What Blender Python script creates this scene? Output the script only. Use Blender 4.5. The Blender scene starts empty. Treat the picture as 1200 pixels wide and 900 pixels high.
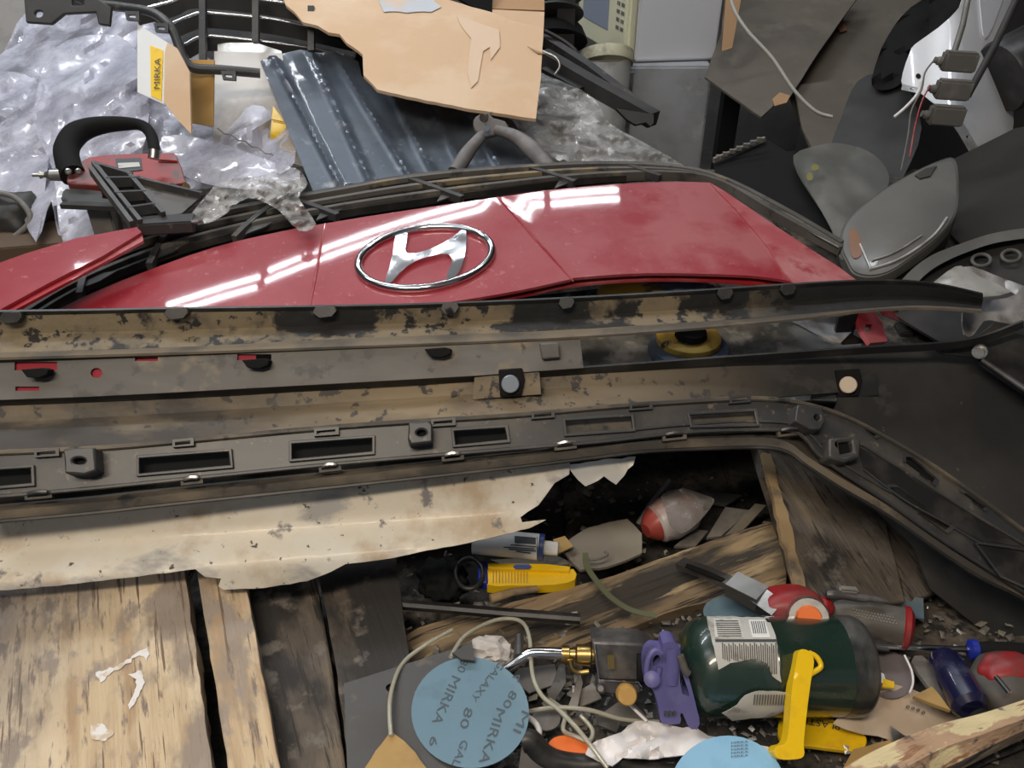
import bpy, bmesh, math, random
from math import sin, cos, pi, radians as R
from mathutils import Vector, Matrix, noise
from mathutils.geometry import delaunay_2d_cdt
random.seed(11)
S = bpy.context.scene
# ---------------- camera
F, CZ, TILT = 1000.0, 0.85, R(35)
cd = bpy.data.cameras.new('camera'); cam = bpy.data.objects.new('camera', cd); S.collection.objects.link(cam)
cam.location = (0, 0, CZ); cam.rotation_euler = (pi/2 - TILT, 0, 0)
cd.sensor_fit = 'HORIZONTAL'; cd.sensor_width = 36; cd.lens = 36*F/1200; cd.clip_start = .01
S.camera = cam
# ---------------- light
wd = bpy.data.worlds.new('world'); S.world = wd; wd.use_nodes = True
wd.node_tree.nodes['Background'].inputs[0].default_value = (.80, .88, 1, 1)
wd.node_tree.nodes['Background'].inputs[1].default_value = .20
S.view_settings.view_transform = 'Standard'; S.view_settings.look = 'None'
S.view_settings.gamma = 1; S.view_settings.use_curve_mapping = False
S.view_settings.exposure = 0.0
def area_strip(a, b, w, power, col):
    a = Vector(a); b = Vector(b); L = (b-a).length
    ld = bpy.data.lights.new('tube_or_fill_light', 'AREA'); ld.shape = 'RECTANGLE'
    ld.size = L; ld.size_y = w; ld.energy = power; ld.color = col
    o = bpy.data.objects.new('tube_or_fill_light', ld); S.collection.objects.link(o)
    o.location = (a+b)/2; o.rotation_euler = (0, 0, math.atan2(b.y-a.y, b.x-a.x))
    return o
WARM, COOL = (1, .87, .70), (.90, .95, 1)
LIGHTS = [((-1.1, -.62, 2.1), (.1, -.20, 2.1), .25, 38, WARM), ((.2, 1.75, 2.12), (.9, 1.85, 2.12), .15, 7, COOL), ((-1.9, 1.7, 2.12), (-.6, 2.0, 2.12), .2, 22, COOL)]  # second entry is an added fill lamp that brightens the cabinet, no known fitting
for k in (0, .075):                                 # two-tube fittings in a row along the back
    LIGHTS += [((-1.97, 3.16-k, 2.08), (-1.42, 3.19-k, 2.08), .019, 2.4, COOL), ((-1.38, 3.22-k, 2.08), (-.12, 3.55-k, 2.08), .019, 5, COOL),
              ((-.06, 3.54-k, 2.08), (.15, 3.56-k, 2.08), .019, 1.2, COOL), ((.19, 3.56-k, 2.08), (.58, 3.63-k, 2.08), .019, 2, COOL)]
for a, b, w, p, col in LIGHTS: area_strip(a, b, w, p, col)
for x, y, w in ((-1.2, .4, 12), (-.2, 2.2, 10)):    # added upward fill lamps brighten the ceiling like spill from bare tubes
    u = area_strip((x-.7, y, 1.95), (x+.7, y, 1.95), .3, w, COOL); u.rotation_euler = (pi, 0, 0)
# ---------------- helpers
def W(px, py, d):
    a = (px-600)/F; b = (py-450)/F
    return Vector((a*d, d*(cos(TILT)-b*sin(TILT)), CZ-d*(sin(TILT)+b*cos(TILT))))
def fz(z): return lambda x, y: (CZ-z)/(sin(TILT)+(y-450)/F*cos(TILT))
def P(px, py, z): return W(px, py, fz(z)(px, py))
def fp(a, b, c):                                   # plane through three (px, py, depth) points
    M = Matrix(((a[0], a[1], 1), (b[0], b[1], 1), (c[0], c[1], 1))).inverted()
    v = M @ Vector((1/a[2], 1/b[2], 1/c[2]))
    return lambda x, y: 1/(v.x*x+v.y*y+v.z)
def fh(h):                                         # height field z = h(X, Y)
    def f(x, y):
        z = h(0, 1)
        for _ in range(14):
            d = fz(z)(x, y); p = W(x, y, d); z = .5*z+.5*h(p.x, p.y)
        return fz(z)(x, y)
    return f
def fc(p0, p1, r):                                 # near side of a cylinder
    ax = (p1-p0).normalized(); C0 = Vector((0, 0, CZ))
    def f(x, y):
        D = W(x, y, 1)-C0; m = C0-p0
        u = D-ax*D.dot(ax); v = m-ax*m.dot(ax)
        A = u.dot(u); B = u.dot(v); Cc = v.dot(v)-r*r
        q = max(B*B-A*Cc, 0); return (-B-math.sqrt(q))/A
    return f
def off(f, k): return lambda x, y: f(x, y)+k
def solid(bm, th):                                 # give a surface its thickness, away from its normals
    bm.normal_update(); vs = bm.verts[:]; fs = bm.faces[:]
    be = [(e, e.link_faces[0]) for e in bm.edges if len(e.link_faces) == 1]
    nw = {v: bm.verts.new(v.co-v.normal*th) for v in vs}
    for e, f in be:
        L = [l for l in f.loops if l.edge == e][0]; a = L.vert; b = L.link_loop_next.vert
        bm.faces.new((b, a, nw[a], nw[b]))
    for f in fs: bm.faces.new([nw[v] for v in f.verts][::-1])
    bm.normal_update()
def link(name, bm, mat, parent=None, label=None, cat=None, group=None, kind=None, smooth=False, mods=()):
    me = bpy.data.meshes.new(name)
    for m in mods:
        if m[0] == 'S': solid(bm, m[1])
    vs = [v.co for v in bm.verts]
    mn = Vector([min(v[i] for v in vs) for i in range(3)]); mx = Vector([max(v[i] for v in vs) for i in range(3)])
    o0 = Vector(((mn.x+mx.x)/2, (mn.y+mx.y)/2, mn.z))
    for v in bm.verts: v.co -= o0
    if smooth:
        for f in bm.faces: f.smooth = True
    bm.to_mesh(me); bm.free()
    ob = bpy.data.objects.new(name, me); S.collection.objects.link(ob)
    if mat: me.materials.append(mat)
    ob.location = o0
    if parent:
        ob.parent = parent; q = parent; base = Vector()
        while q: base += q.location; q = q.parent
        ob.location = o0-base
    for m in mods:
        if m[0] == 'B':
            s = ob.modifiers.new('bevel', 'BEVEL'); s.width = m[1]; s.segments = m[2]; s.limit_method = 'ANGLE'; s.angle_limit = R(40)
    tag(ob, label, cat, group, kind)
    return ob
def tag(o, label=None, cat=None, group=None, kind=None):
    for k, v in (('label', label), ('category', cat), ('group', group), ('kind', kind)):
        if v: o[k] = v
def thing(name, loc, label, cat, group=None, kind=None):
    o = bpy.data.objects.new(name, None); S.collection.objects.link(o); o.location = loc
    o.empty_display_size = .02; tag(o, label, cat, group, kind); return o
def cr(pts, n=6, closed=False):                    # Catmull-Rom through points of any dimension
    pts = [tuple(p) for p in pts]; N = len(pts); out = []
    rng = range(N) if closed else range(N-1)
    for i in rng:
        if closed: a, b, c, d = pts[i-1], pts[i], pts[(i+1) % N], pts[(i+2) % N]
        else: a, b, c, d = pts[max(i-1, 0)], pts[i], pts[i+1], pts[min(i+2, N-1)]
        for k in range(n):
            t = k/n
            out.append(tuple(.5*(2*q+(r-p)*t+(2*p-5*q+4*r-s)*t*t+(3*q-p-3*r+s)*t**3) for p, q, r, s in zip(a, b, c, d)))
    if not closed: out.append(pts[-1])
    return out
def ell(cx, cy, a, b, n=32, rot=0): return [(cx+a*cos(t)*cos(rot)-b*sin(t)*sin(rot), cy+a*cos(t)*sin(rot)+b*sin(t)*cos(rot)) for t in [2*pi*i/n for i in range(n)]]
def rect(x0, y0, x1, y1): return [(x0, y0), (x1, y0), (x1, y1), (x0, y1)]
def inside(x, y, poly):
    r = False; j = len(poly)-1
    for i in range(len(poly)):
        xi, yi = poly[i][:2]; xj, yj = poly[j][:2]
        if (yi > y) != (yj > y) and x < (xj-xi)*(y-yi)/(yj-yi)+xi: r = not r
        j = i
    return r
def dens(poly, step, rag=0):
    out = []
    for i in range(len(poly)):
        a, b = Vector(poly[i][:2]), Vector(poly[(i+1) % len(poly)][:2]); n = max(1, int((b-a).length/step))
        for k in range(n):
            p = a.lerp(b, k/n)
            if rag and k: p += Vector((random.uniform(-rag, rag), random.uniform(-rag, rag)))
            out.append(p)
    return out
def sheet(name, poly, fn, mat, parent=None, label=None, cat=None, group=None, kind=None, step=20, holes=(), th=.002, rag=0, amp=0, sc=10, bev=0, smooth=True, seed=0, crease=0, st=(1, 1, 1)):
    loops = [dens(poly, step, rag)]+[dens(h, step, rag*.3) for h in holes]
    vs = []; es = []
    for L in loops:
        b = len(vs); vs += L; es += [(b+i, b+(i+1) % len(L)) for i in range(len(L))]
    xs = [p.x for p in loops[0]]; ys = [p.y for p in loops[0]]
    x = min(xs)+step*.5; row = 0
    while x < max(xs):
        y = min(ys)+step*(.5 if row % 2 else .95)
        while y < max(ys):
            if inside(x, y, loops[0]) and not any(inside(x, y, h) for h in loops[1:]) and all((p.x-x)**2+(p.y-y)**2 > (step*.42)**2 for L in loops for p in L):
                vs.append(Vector((x, y)))
            y += step
        x += step*.87; row += 1
    v2, e2, f2, *_ = delaunay_2d_cdt(vs, es, [], 1, 1e-4)
    bm = bmesh.new(); C0 = Vector((0, 0, CZ)); bv = []
    for p in v2:
        q = W(p.x, p.y, fn(p.x, p.y))
        if amp:
            qq = Vector((q.x*st[0], q.y*st[1], q.z*st[2]))*sc
            if crease: k = abs(noise.noise(qq+Vector((seed, 0, 0))))*2-.5+.6*abs(noise.noise(qq*2.3+Vector((seed, 5, 0))))+.3*abs(noise.noise(qq*5.1+Vector((seed, 5, 0))))
            else: k = noise.noise(q*sc+Vector((seed, 0, 0)))+.4*noise.noise(q*sc*2.7+Vector((0, seed, 3)))
            q = q+(C0-q).normalized()*amp*k
        bv.append(bm.verts.new(q))
    for f in f2:
        cx = sum(v2[i].x for i in f)/len(f); cy = sum(v2[i].y for i in f)/len(f)
        if not inside(cx, cy, loops[0]) or any(inside(cx, cy, h) for h in loops[1:]): continue
        try: fa = bm.faces.new([bv[i] for i in f])
        except ValueError: continue
        fa.normal_update()
        if fa.normal.dot(C0-fa.calc_center_median()) < 0: fa.normal_flip()
    for v in [v for v in bm.verts if not v.link_faces]: bm.verts.remove(v)
    mods = []
    if th: mods.append(('S', th))
    if bev: mods.append(('B', bev, 2))
    o = link(name, bm, mat, parent, label, cat, group, kind, False, mods)
    if smooth:
        for f in o.data.polygons: f.use_smooth = True
        o.data.set_sharp_from_angle(angle=R(38))
    return o
def loft(name, rows, mat, parent=None, n=60, sub=3, th=.003, amp=0, sc=12, smooth=False, curve=True, **kw):
    # rows of (px, py, depth) keys, resampled and joined
    G = []
    for r in rows:
        c = cr(r, 8) if curve else r
        L = [0]
        for i in range(1, len(c)): L.append(L[-1]+math.hypot(c[i][0]-c[i-1][0], c[i][1]-c[i-1][1]))
        o = []
        for k in range(n+1):
            t = L[-1]*k/n; j = 1
            while j < len(L)-1 and L[j] < t: j += 1
            u = (t-L[j-1])/max(L[j]-L[j-1], 1e-6); o.append(tuple(p+(q-p)*u for p, q in zip(c[j-1], c[j])))
        G.append([W(*p) for p in o])
    H = []
    for i in range(len(G)-1):
        for s in range(sub): H.append([a.lerp(b, s/sub) for a, b in zip(G[i], G[i+1])])
    H.append(G[-1]); C0 = Vector((0, 0, CZ))
    bm = bmesh.new(); V = []
    for r in H:
        V.append([bm.verts.new(q+(C0-q).normalized()*amp*(noise.noise(q*sc)+.4*noise.noise(q*sc*3)) if amp else q) for q in r])
    for i in range(len(V)-1):
        for j in range(n):
            f = bm.faces.new((V[i][j], V[i+1][j], V[i+1][j+1], V[i][j+1])); f.normal_update()
    mid = bm.faces[:][len(bm.faces)//2]; mid.normal_update()
    if mid.normal.dot(C0-mid.calc_center_median()) < 0: bmesh.ops.reverse_faces(bm, faces=bm.faces[:])
    o = link(name, bm, mat, parent, smooth=True, mods=[('S', th)] if th else [], **kw)
    o.data.set_sharp_from_angle(angle=R(25)); return o
CAMV = Vector((0, -cos(TILT), sin(TILT)))
def tube(name, pts, r, mat, parent=None, label=None, cat=None, group=None, closed=False, seg=8, sec=None, up=None, smooth=True):
    pts = [Vector(p) for p in pts]; n = len(pts); bm = bmesh.new(); rings = []
    base = sec or [(cos(2*pi*k/seg), sin(2*pi*k/seg)) for k in range(seg)]
    u = up or Vector((.12, .3, 1)); prev = None
    for i, p in enumerate(pts):
        t = (pts[(i+1) % n]-pts[i-1]) if closed else (pts[min(i+1, n-1)]-pts[max(i-1, 0)])
        t = t.normalized() if t.length > 1e-9 else Vector((1, 0, 0))
        if up is not None or prev is None: a = t.cross(u)
        else: a = prev-t*prev.dot(t)
        if a.length < 1e-6: a = t.orthogonal()
        a.normalize(); prev = a; b = a.cross(t).normalized()
        ri = r[i] if isinstance(r, (list, tuple)) else r
        rings.append([bm.verts.new(p+a*x*ri+b*y*ri) for x, y in base])
    m = len(base)
    for i in range(n if closed else n-1):
        A, B = rings[i], rings[(i+1) % n]
        for k in range(m): bm.faces.new((A[k], A[(k+1) % m], B[(k+1) % m], B[k]))
    if not closed: bm.faces.new(rings[0][::-1]); bm.faces.new(rings[-1])
    bmesh.ops.recalc_face_normals(bm, faces=bm.faces[:])
    o = link(name, bm, mat, parent, label, cat, group)
    if smooth and not sec:
        for f in o.data.polygons: f.use_smooth = True
        o.data.set_sharp_from_angle(angle=R(50))
    return o
def bar(name, pts, w, h, mat, parent=None, up=None, **kw):
    return tube(name, pts, 1, mat, parent, sec=[(-w/2, -h/2), (w/2, -h/2), (w/2, h/2), (-w/2, h/2)], up=up or Vector((0, 0, 1)), **kw)
def lathe(name, p0, p1, prof, mat, parent=None, label=None, cat=None, group=None, seg=28, flat=1, up=None):
    p0 = Vector(p0); p1 = Vector(p1); ax = (p1-p0); L = ax.length; t = ax.normalized()
    a = t.cross(up or Vector((0, 0, 1)))
    if a.length < 1e-4: a = Vector((1, 0, 0))
    a.normalize(); b = a.cross(t).normalized(); bm = bmesh.new(); rings = []
    for u, r in prof: rings.append([bm.verts.new(p0+ax*u+a*r*cos(2*pi*k/seg)+b*r*flat*sin(2*pi*k/seg)) for k in range(seg)])
    for A, B in zip(rings, rings[1:]):
        for k in range(seg): bm.faces.new((A[k], A[(k+1) % seg], B[(k+1) % seg], B[k]))
    bm.faces.new(rings[0][::-1]); bm.faces.new(rings[-1]); bmesh.ops.recalc_face_normals(bm, faces=bm.faces[:])
    o = link(name, bm, mat, parent, label, cat, group)
    for f in o.data.polygons: f.use_smooth = True
    o.data.set_sharp_from_angle(angle=R(35)); return o
def box(name, c, size, mat, parent=None, label=None, cat=None, group=None, kind=None, rz=0, rx=0, ry=0, bev=.002, M=None, taper=1, amp=0):
    bm = bmesh.new(); bmesh.ops.create_cube(bm, size=1)
    for v in bm.verts:
        k = taper if v.co.z > 0 else 1
        v.co = Vector((v.co.x*size[0]*k, v.co.y*size[1]*k, v.co.z*size[2]))
    if bev: bmesh.ops.bevel(bm, geom=bm.edges[:], offset=bev, segments=2, affect='EDGES')
    if amp:
        bmesh.ops.subdivide_edges(bm, edges=bm.edges[:], cuts=3, use_grid_fill=True)
        for v in bm.verts: v.co += noise.noise_vector(v.co*25+Vector(c))*amp
    X = M or (Matrix.Rotation(rz, 4, 'Z') @ Matrix.Rotation(ry, 4, 'Y') @ Matrix.Rotation(rx, 4, 'X'))
    bmesh.ops.transform(bm, matrix=Matrix.Translation(Vector(c)) @ X.to_4x4(), verts=bm.verts[:])
    return link(name, bm, mat, parent, label, cat, group, kind)
def lump(name, c, rad, mat, parent=None, label=None, cat=None, group=None, amp=.3, sc=3, sub=4, crease=False, seed=0, flatz=None, M=None):
    bm = bmesh.new(); bmesh.ops.create_icosphere(bm, subdivisions=sub, radius=1)
    for v in bm.verts:
        k = noise.noise(v.co*sc+Vector((seed, seed, 0)))+.45*noise.noise(v.co*sc*2.5)
        if crease: k = 1-2*abs(k)
        q = v.co*(1+amp*k); q = Vector((q.x*rad[0], q.y*rad[1], q.z*rad[2]))
        if flatz is not None: q.z = max(q.z, flatz)
        v.co = (M @ q if M else q)+Vector(c)
    return link(name, bm, mat, parent, label, cat, group, smooth=not crease)
def text(s, p0, p1, h, fn, mat, parent, name='printed_text', lift=.0006, flip=1, slant=0):
    # p0 -> p1: baseline on the picture of the surface fn; h: letter height in the same units
    cu = bpy.data.curves.new('t', 'FONT'); cu.body = s; cu.size = 1; cu.resolution_u = 2
    o = bpy.data.objects.new('t', cu); S.collection.objects.link(o)
    dg = bpy.context.evaluated_depsgraph_get(); me = bpy.data.meshes.new_from_object(o.evaluated_get(dg))
    bpy.data.objects.remove(o); bm = bmesh.new(); bm.from_mesh(me); bpy.data.meshes.remove(me)
    xs = [v.co.x for v in bm.verts]; x0, x1 = min(xs), max(xs)
    d = Vector((p1[0]-p0[0], p1[1]-p0[1])); L = d.length; t = d/L; up = Vector((t.y, -t.x))*flip
    for v in bm.verts:
        q = Vector(p0[:2])+t*((v.co.x-x0)/(x1-x0)*L+slant*v.co.y*h)+up*(v.co.y/.7*h)
        v.co = W(q.x, q.y, fn(q.x, q.y)-lift)
    return link(name, bm, mat, parent)
def merge_objs(name, objs, parent=None):
    bm = bmesh.new(); mat = objs[0].data.materials[0]
    for o in objs:
        q = o; base = Vector()
        while q: base += q.location; q = q.parent
        b2 = bmesh.new(); b2.from_mesh(o.data)
        for v in b2.verts: v.co += base
        me = bpy.data.meshes.new('x'); b2.to_mesh(me); bm.from_mesh(me); b2.free(); bpy.data.meshes.remove(me)
    for o in objs: bpy.data.objects.remove(o)
    return link(name, bm, mat, parent)
# ---------------- materials
def mat(name, base, rough=.5, metal=0, layers=(), bump=None, coat=0, alpha=1, trans=0, rot=0, emit=None, spec=.5, rvar=0, avar=None):
    m = bpy.data.materials.new(name); m.use_nodes = True; nt = m.node_tree; N = nt.nodes; L = nt.links
    b = N['Principled BSDF']
    b.inputs['Roughness'].default_value = rough; b.inputs['Metallic'].default_value = metal
    b.inputs['Coat Weight'].default_value = coat; b.inputs['Coat Roughness'].default_value = .04
    b.inputs['Alpha'].default_value = alpha; b.inputs['Transmission Weight'].default_value = trans
    b.inputs['Specular IOR Level'].default_value = spec
    b.inputs['Base Color'].default_value = (*base, 1)
    tc = N.new('ShaderNodeTexCoord')
    oi = N.new('ShaderNodeObjectInfo'); om = N.new('ShaderNodeMath'); om.operation = 'MULTIPLY'; om.inputs[1].default_value = 37; L.new(oi.outputs['Random'], om.inputs[0])
    def nz(scale, stretch=(1, 1, 1), det=5, rr=.6):
        mp = N.new('ShaderNodeMapping')
        r0 = N.new('ShaderNodeVectorRotate'); r0.rotation_type = 'Z_AXIS'; r0.inputs['Angle'].default_value = -rot
        L.new(tc.outputs['Object'], r0.inputs['Vector']); L.new(r0.outputs[0], mp.inputs['Vector'])
        mp.inputs['Scale'].default_value = stretch
        n = N.new('ShaderNodeTexNoise'); n.inputs['Scale'].default_value = scale; n.inputs['Detail'].default_value = det; n.inputs['Roughness'].default_value = rr
        ad = N.new('ShaderNodeVectorMath'); ad.operation = 'ADD'; L.new(mp.outputs[0], ad.inputs[0]); L.new(om.outputs[0], ad.inputs[1]); L.new(ad.outputs[0], n.inputs['Vector']); return n.outputs['Fac']
    cur = None
    for ly in layers:
        col, scale, lo, hi = ly[:4]; st = ly[4] if len(ly) > 4 else (1, 1, 1)
        rp = N.new('ShaderNodeMapRange'); rp.inputs['From Min'].default_value = lo; rp.inputs['From Max'].default_value = hi
        L.new(nz(scale, st), rp.inputs['Value'])
        mx = N.new('ShaderNodeMix'); mx.data_type = 'RGBA'; fac = rp.outputs[0]
        if len(ly) > 5:                            # the stain thins out along the piece
            sx = N.new('ShaderNodeSeparateXYZ'); L.new(tc.outputs['Object'], sx.inputs[0])
            g = N.new('ShaderNodeMapRange'); g.inputs['From Min'].default_value = ly[5][0]; g.inputs['From Max'].default_value = ly[5][1]
            g.inputs['To Min'].default_value = 1; g.inputs['To Max'].default_value = 0; L.new(sx.outputs[0], g.inputs['Value'])
            mu = N.new('ShaderNodeMath'); mu.operation = 'MULTIPLY'; L.new(fac, mu.inputs[0]); L.new(g.outputs[0], mu.inputs[1]); fac = mu.outputs[0]
        L.new(fac, mx.inputs['Factor'])
        if cur: L.new(cur, mx.inputs[6])
        else: mx.inputs[6].default_value = (*base, 1)
        mx.inputs[7].default_value = (*col, 1); cur = mx.outputs[2]
    if cur: L.new(cur, b.inputs['Base Color'])
    if rvar:
        rp = N.new('ShaderNodeMapRange'); rp.inputs['From Min'].default_value = .35; rp.inputs['From Max'].default_value = .7
        rp.inputs['To Min'].default_value = rough; rp.inputs['To Max'].default_value = rough+rvar
        L.new(nz(14), rp.inputs['Value']); L.new(rp.outputs[0], b.inputs['Roughness'])
    if bump:
        bp = N.new('ShaderNodeBump'); bp.inputs['Strength'].default_value = bump[0]; bp.inputs['Distance'].default_value = bump[2] if len(bump) > 2 else .004
        L.new(nz(bump[1], bump[3] if len(bump) > 3 else (1, 1, 1)), bp.inputs['Height']); L.new(bp.outputs[0], b.inputs['Normal'])
        if coat: L.new(bp.outputs[0], b.inputs['Coat Normal']) if bump[0] > .5 else None
    if avar:                                       # veils of film: (low, high, scale, stretch)
        rp = N.new('ShaderNodeMapRange'); rp.inputs['From Min'].default_value = .38; rp.inputs['From Max'].default_value = .62
        rp.inputs['To Min'].default_value = avar[0]; rp.inputs['To Max'].default_value = avar[1]
        L.new(nz(avar[2], avar[3]), rp.inputs['Value']); L.new(rp.outputs[0], b.inputs['Alpha'])
    if emit: b.inputs['Emission Color'].default_value = (*emit[0], 1); b.inputs['Emission Strength'].default_value = emit[1]
    return m
TH = R(22.7)
TAN = (.30, .215, .125)
M = {}
WL = [((.42, .29, .17), 16, .42, .62, (4, .2, 1)), ((.68, .56, .40), 8, .48, .62, (1.5, .5, 1)), ((.30, .24, .19), 11, .49, .60, (1.6, .7, 1)), ((.22, .17, .14), 55, .58, .66, (2.2, .4, 1)), ((.33, .27, .22), 24, .56, .64, (1.3, .7, 1)), ((.18, .12, .08), 70, .60, .64, (3, .12, 1))]
M['wood1'] = mat('pale_stained_wood', (.60, .47, .31), .7, layers=WL+[((.19, .165, .15), 9, .30, .46, (1.2, .7, 1), (-.06, .10)), ((.10, .085, .08), 45, .52, .58, (2, .6, 1), (-.06, .08))], bump=(.7, 60, .003, (4, .15, 1)), rot=TH)
M['wood'] = mat('pale_worn_wood', (.60, .46, .30), .7, layers=WL, bump=(.6, 60, .003, (4, .15, 1)), rot=TH)
M['wood2'] = mat('dirty_grey_wood', (.105, .085, .068), .75, layers=[((.22, .17, .115), 12, .5, .68, (2, .4, 1)), ((.028, .025, .023), 7, .50, .58, (1, .5, 1)), ((.16, .14, .12), 30, .56, .66), ((.03, .025, .02), 60, .58, .64, (3, .2, 1))], bump=(.6, 40, .004, (4, .2, 1)), rot=TH)
M['beamwood'] = mat('rough_beam_wood', (.27, .195, .12), .75, layers=[((.40, .29, .16), 9, .47, .6, (.25, 3, 1)), ((.055, .047, .04), 9, .49, .60, (.35, 2.2, 1)), ((.46, .35, .21), 22, .57, .64, (.35, 2.5, 1)), ((.04, .035, .03), 40, .55, .62, (.2, 4, 1))], bump=(.8, 30, .006, (.2, 4, 1)), rot=TH)
M['railwood'] = mat('splintered_rail_wood', (.46, .30, .19), .75, layers=[((.70, .58, .34), 11, .52, .545, (.6, 1.4, 1)), ((.26, .19, .15), 16, .52, .60, (.5, 1.5, 1)), ((.10, .085, .09), 30, .57, .62), ((.30, .15, .08), 50, .58, .63, (.3, 2, 1))], bump=(1, 28, .006, (.4, 2, 1)), rot=TH)
M['paleend'] = mat('sawn_edge_wood', (.36, .25, .13), .8, layers=[((.10, .08, .06), 20, .5, .7)])
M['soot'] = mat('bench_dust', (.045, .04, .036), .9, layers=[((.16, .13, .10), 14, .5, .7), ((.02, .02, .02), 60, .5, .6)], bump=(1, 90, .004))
M['concrete'] = mat('dirty_concrete', (.10, .095, .09), .85, layers=[((.04, .037, .035), 3, .45, .65)], bump=(.4, 20))
M['wallp'] = mat('grimy_wall', (.13, .125, .12), .8, layers=[((.06, .055, .05), 2.5, .4, .7)])
M['ceil'] = mat('pale_ceiling', (.72, .72, .72), .8, layers=[((.55, .55, .55), 2, .4, .7)])
PL = (.016, .0155, .015)
M['dirtA'] = mat('mud_caked_plastic', PL, .62, layers=[((.20, .155, .095), 7, .34, .50, (1, 1, 1), (.22, .36)), ((.125, .10, .065), 22, .5, .66, (1, 1, 1), (.22, .36)), ((.014, .013, .012), 15, .51, .57, (1, 1, .8)), ((.016, .015, .014), 60, .55, .60)], bump=(.5, 70, .003))
M['dirtC'] = mat('mud_filmed_plastic', (.03, .028, .027), .6, layers=[((.20, .155, .10), 6, .30, .48, (.4, 1, 1), (.18, .42)), ((.25, .19, .115), 9, .5, .62, (.5, 1, 1), (.0, .3)), ((.055, .047, .04), 9, .34, .52, (.6, 1.2, 1), (-.28, -.06)), ((.055, .048, .042), 10, .57, .62, (.6, 1.2, 1)), ((.05, .044, .04), 50, .57, .62)], bump=(.3, 50, .002), rvar=.15)
M['dirtP'] = mat('scratched_black_panel', (.026, .025, .025), .5, layers=[((.25, .19, .12), 7, .40, .58, (1, 1, 1), (-.26, -.12)), ((.16, .155, .15), 13, .60, .78, (1, 1, 1), (-.15, .02)), ((.045, .043, .04), 5, .45, .65), ((.22, .21, .20), 75, .71, .75)], bump=(.2, 60, .002), rvar=.15)
M['ledge'] = mat('dusty_tan_ledge', (.17, .135, .092), .6, layers=[((.09, .078, .062), 10, .45, .6)])
M['greyB'] = mat('grey_dusty_plastic', (.085, .076, .068), .55, layers=[((.13, .12, .11), 9, .45, .62, (.4, 1, 1)), ((.23, .18, .11), 7, .57, .64), ((.05, .046, .042), 30, .57, .64)], bump=(.1, 80, .001))
M['black'] = mat('black_plastic', PL, .42, layers=[((.055, .05, .046), 18, .48, .7)], bump=(.1, 80, .001))
M['trim'] = mat('dark_grey_trim_plastic', (.042, .042, .044), .42, layers=[((.09, .08, .068), 12, .5, .7), ((.17, .14, .10), 70, .62, .72)], bump=(.1, 60, .001))
M['lipE'] = mat('grimy_brown_lip', (.055, .048, .04), .6, layers=[((.15, .12, .085), 16, .45, .62, (.5, 1, 1)), ((.02, .02, .02), 30, .58, .66)], bump=(.3, 60, .002))
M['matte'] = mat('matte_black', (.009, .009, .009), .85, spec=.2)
M['red'] = mat('cherry_red_paint', (.30, .016, .028), .38, layers=[((.36, .05, .06), 6, .48, .72), ((.42, .11, .12), 80, .61, .70), ((.40, .11, .12), 9, .42, .60, (1, 1, 1), (.34, .04))], coat=.9, rvar=.14)
M['reddust'] = mat('pink_dusted_red', (.38, .07, .08), .5, layers=[((.46, .19, .19), 9, .42, .62), ((.30, .02, .03), 14, .54, .64)], coat=.4, rvar=.2)
M['redmat'] = mat('flat_red_paint', (.30, .02, .035), .6, spec=.2)
M['redd'] = mat('dusty_red_paint', (.34, .015, .022), .4, layers=[((.44, .12, .13), 6, .42, .60), ((.30, .01, .015), 9, .5, .6)], coat=.6, rvar=.2)
M['redpl'] = mat('red_tool_plastic', (.28, .014, .016), .45, layers=[((.17, .06, .055), 16, .46, .64), ((.10, .05, .045), 40, .58, .66)])
M['chrome'] = mat('chrome', (.68, .68, .69), .12, 1)
M['steel'] = mat('dull_steel', (.45, .44, .42), .32, .9, layers=[((.24, .22, .20), 20, .45, .65)], bump=(.15, 60, .001))
M['dsteel'] = mat('dark_sheet_steel', (.085, .08, .077), .5, .4, layers=[((.07, .065, .06), 9, .45, .65), ((.14, .12, .10), 40, .6, .7)], bump=(.2, 50, .001))
M['cream'] = mat('scuffed_cream_metal', (.62, .56, .46), .5, .15, layers=[((.68, .65, .58), 7, .45, .6), ((.46, .36, .25), 11, .52, .66), ((.36, .34, .32), 16, .55, .66, (.6, 1.2, 1)), ((.20, .18, .17), 34, .61, .68), ((.07, .05, .04), 80, .65, .69)], bump=(.25, 22, .003), coat=.08, rvar=.15)
M['foilgrey'] = mat('scuffed_grey_metal', (.46, .45, .42), .35, .35, layers=[((.24, .23, .22), 15, .5, .64), ((.66, .63, .57), 9, .52, .62)], bump=(.3, 24, .003), coat=.2)
M['card'] = mat('tan_cardboard', (.62, .42, .26), .8, layers=[((.68, .50, .34), 5, .5, .65)])
M['white'] = mat('white_paper', (.75, .75, .74), .6)
M['yellow'] = mat('yellow_plastic', (.88, .56, .01), .35, layers=[((.70, .42, .02), 20, .55, .7)])
M['ink'] = mat('dark_print', (.05, .06, .07), .6)
# ---------------- room
def slabbox(name, x0, x1, y0, y1, z0, z1, m, **kw): return box(name, ((x0+x1)/2, (y0+y1)/2, (z0+z1)/2), (x1-x0, y1-y0, z1-z0), m, bev=0, **kw)
slabbox('floor', -3, 3.2, -1.6, 4.6, -.86, -.80, M['concrete'], kind='structure')
slabbox('wall_back', -3, 3.2, 4.6, 4.7, -.80, 2.2, M['wallp'], kind='structure')
slabbox('wall_left', -3.1, -3, -1.6, 4.6, -.80, 2.2, M['wallp'], kind='structure')
slabbox('wall_right', 3.2, 3.3, -1.6, 4.6, -.80, 2.2, M['wallp'], kind='structure')
slabbox('ceiling', -3.1, 3.3, -1.6, 4.7, 2.2, 2.26, M['ceil'], kind='structure')
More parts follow.
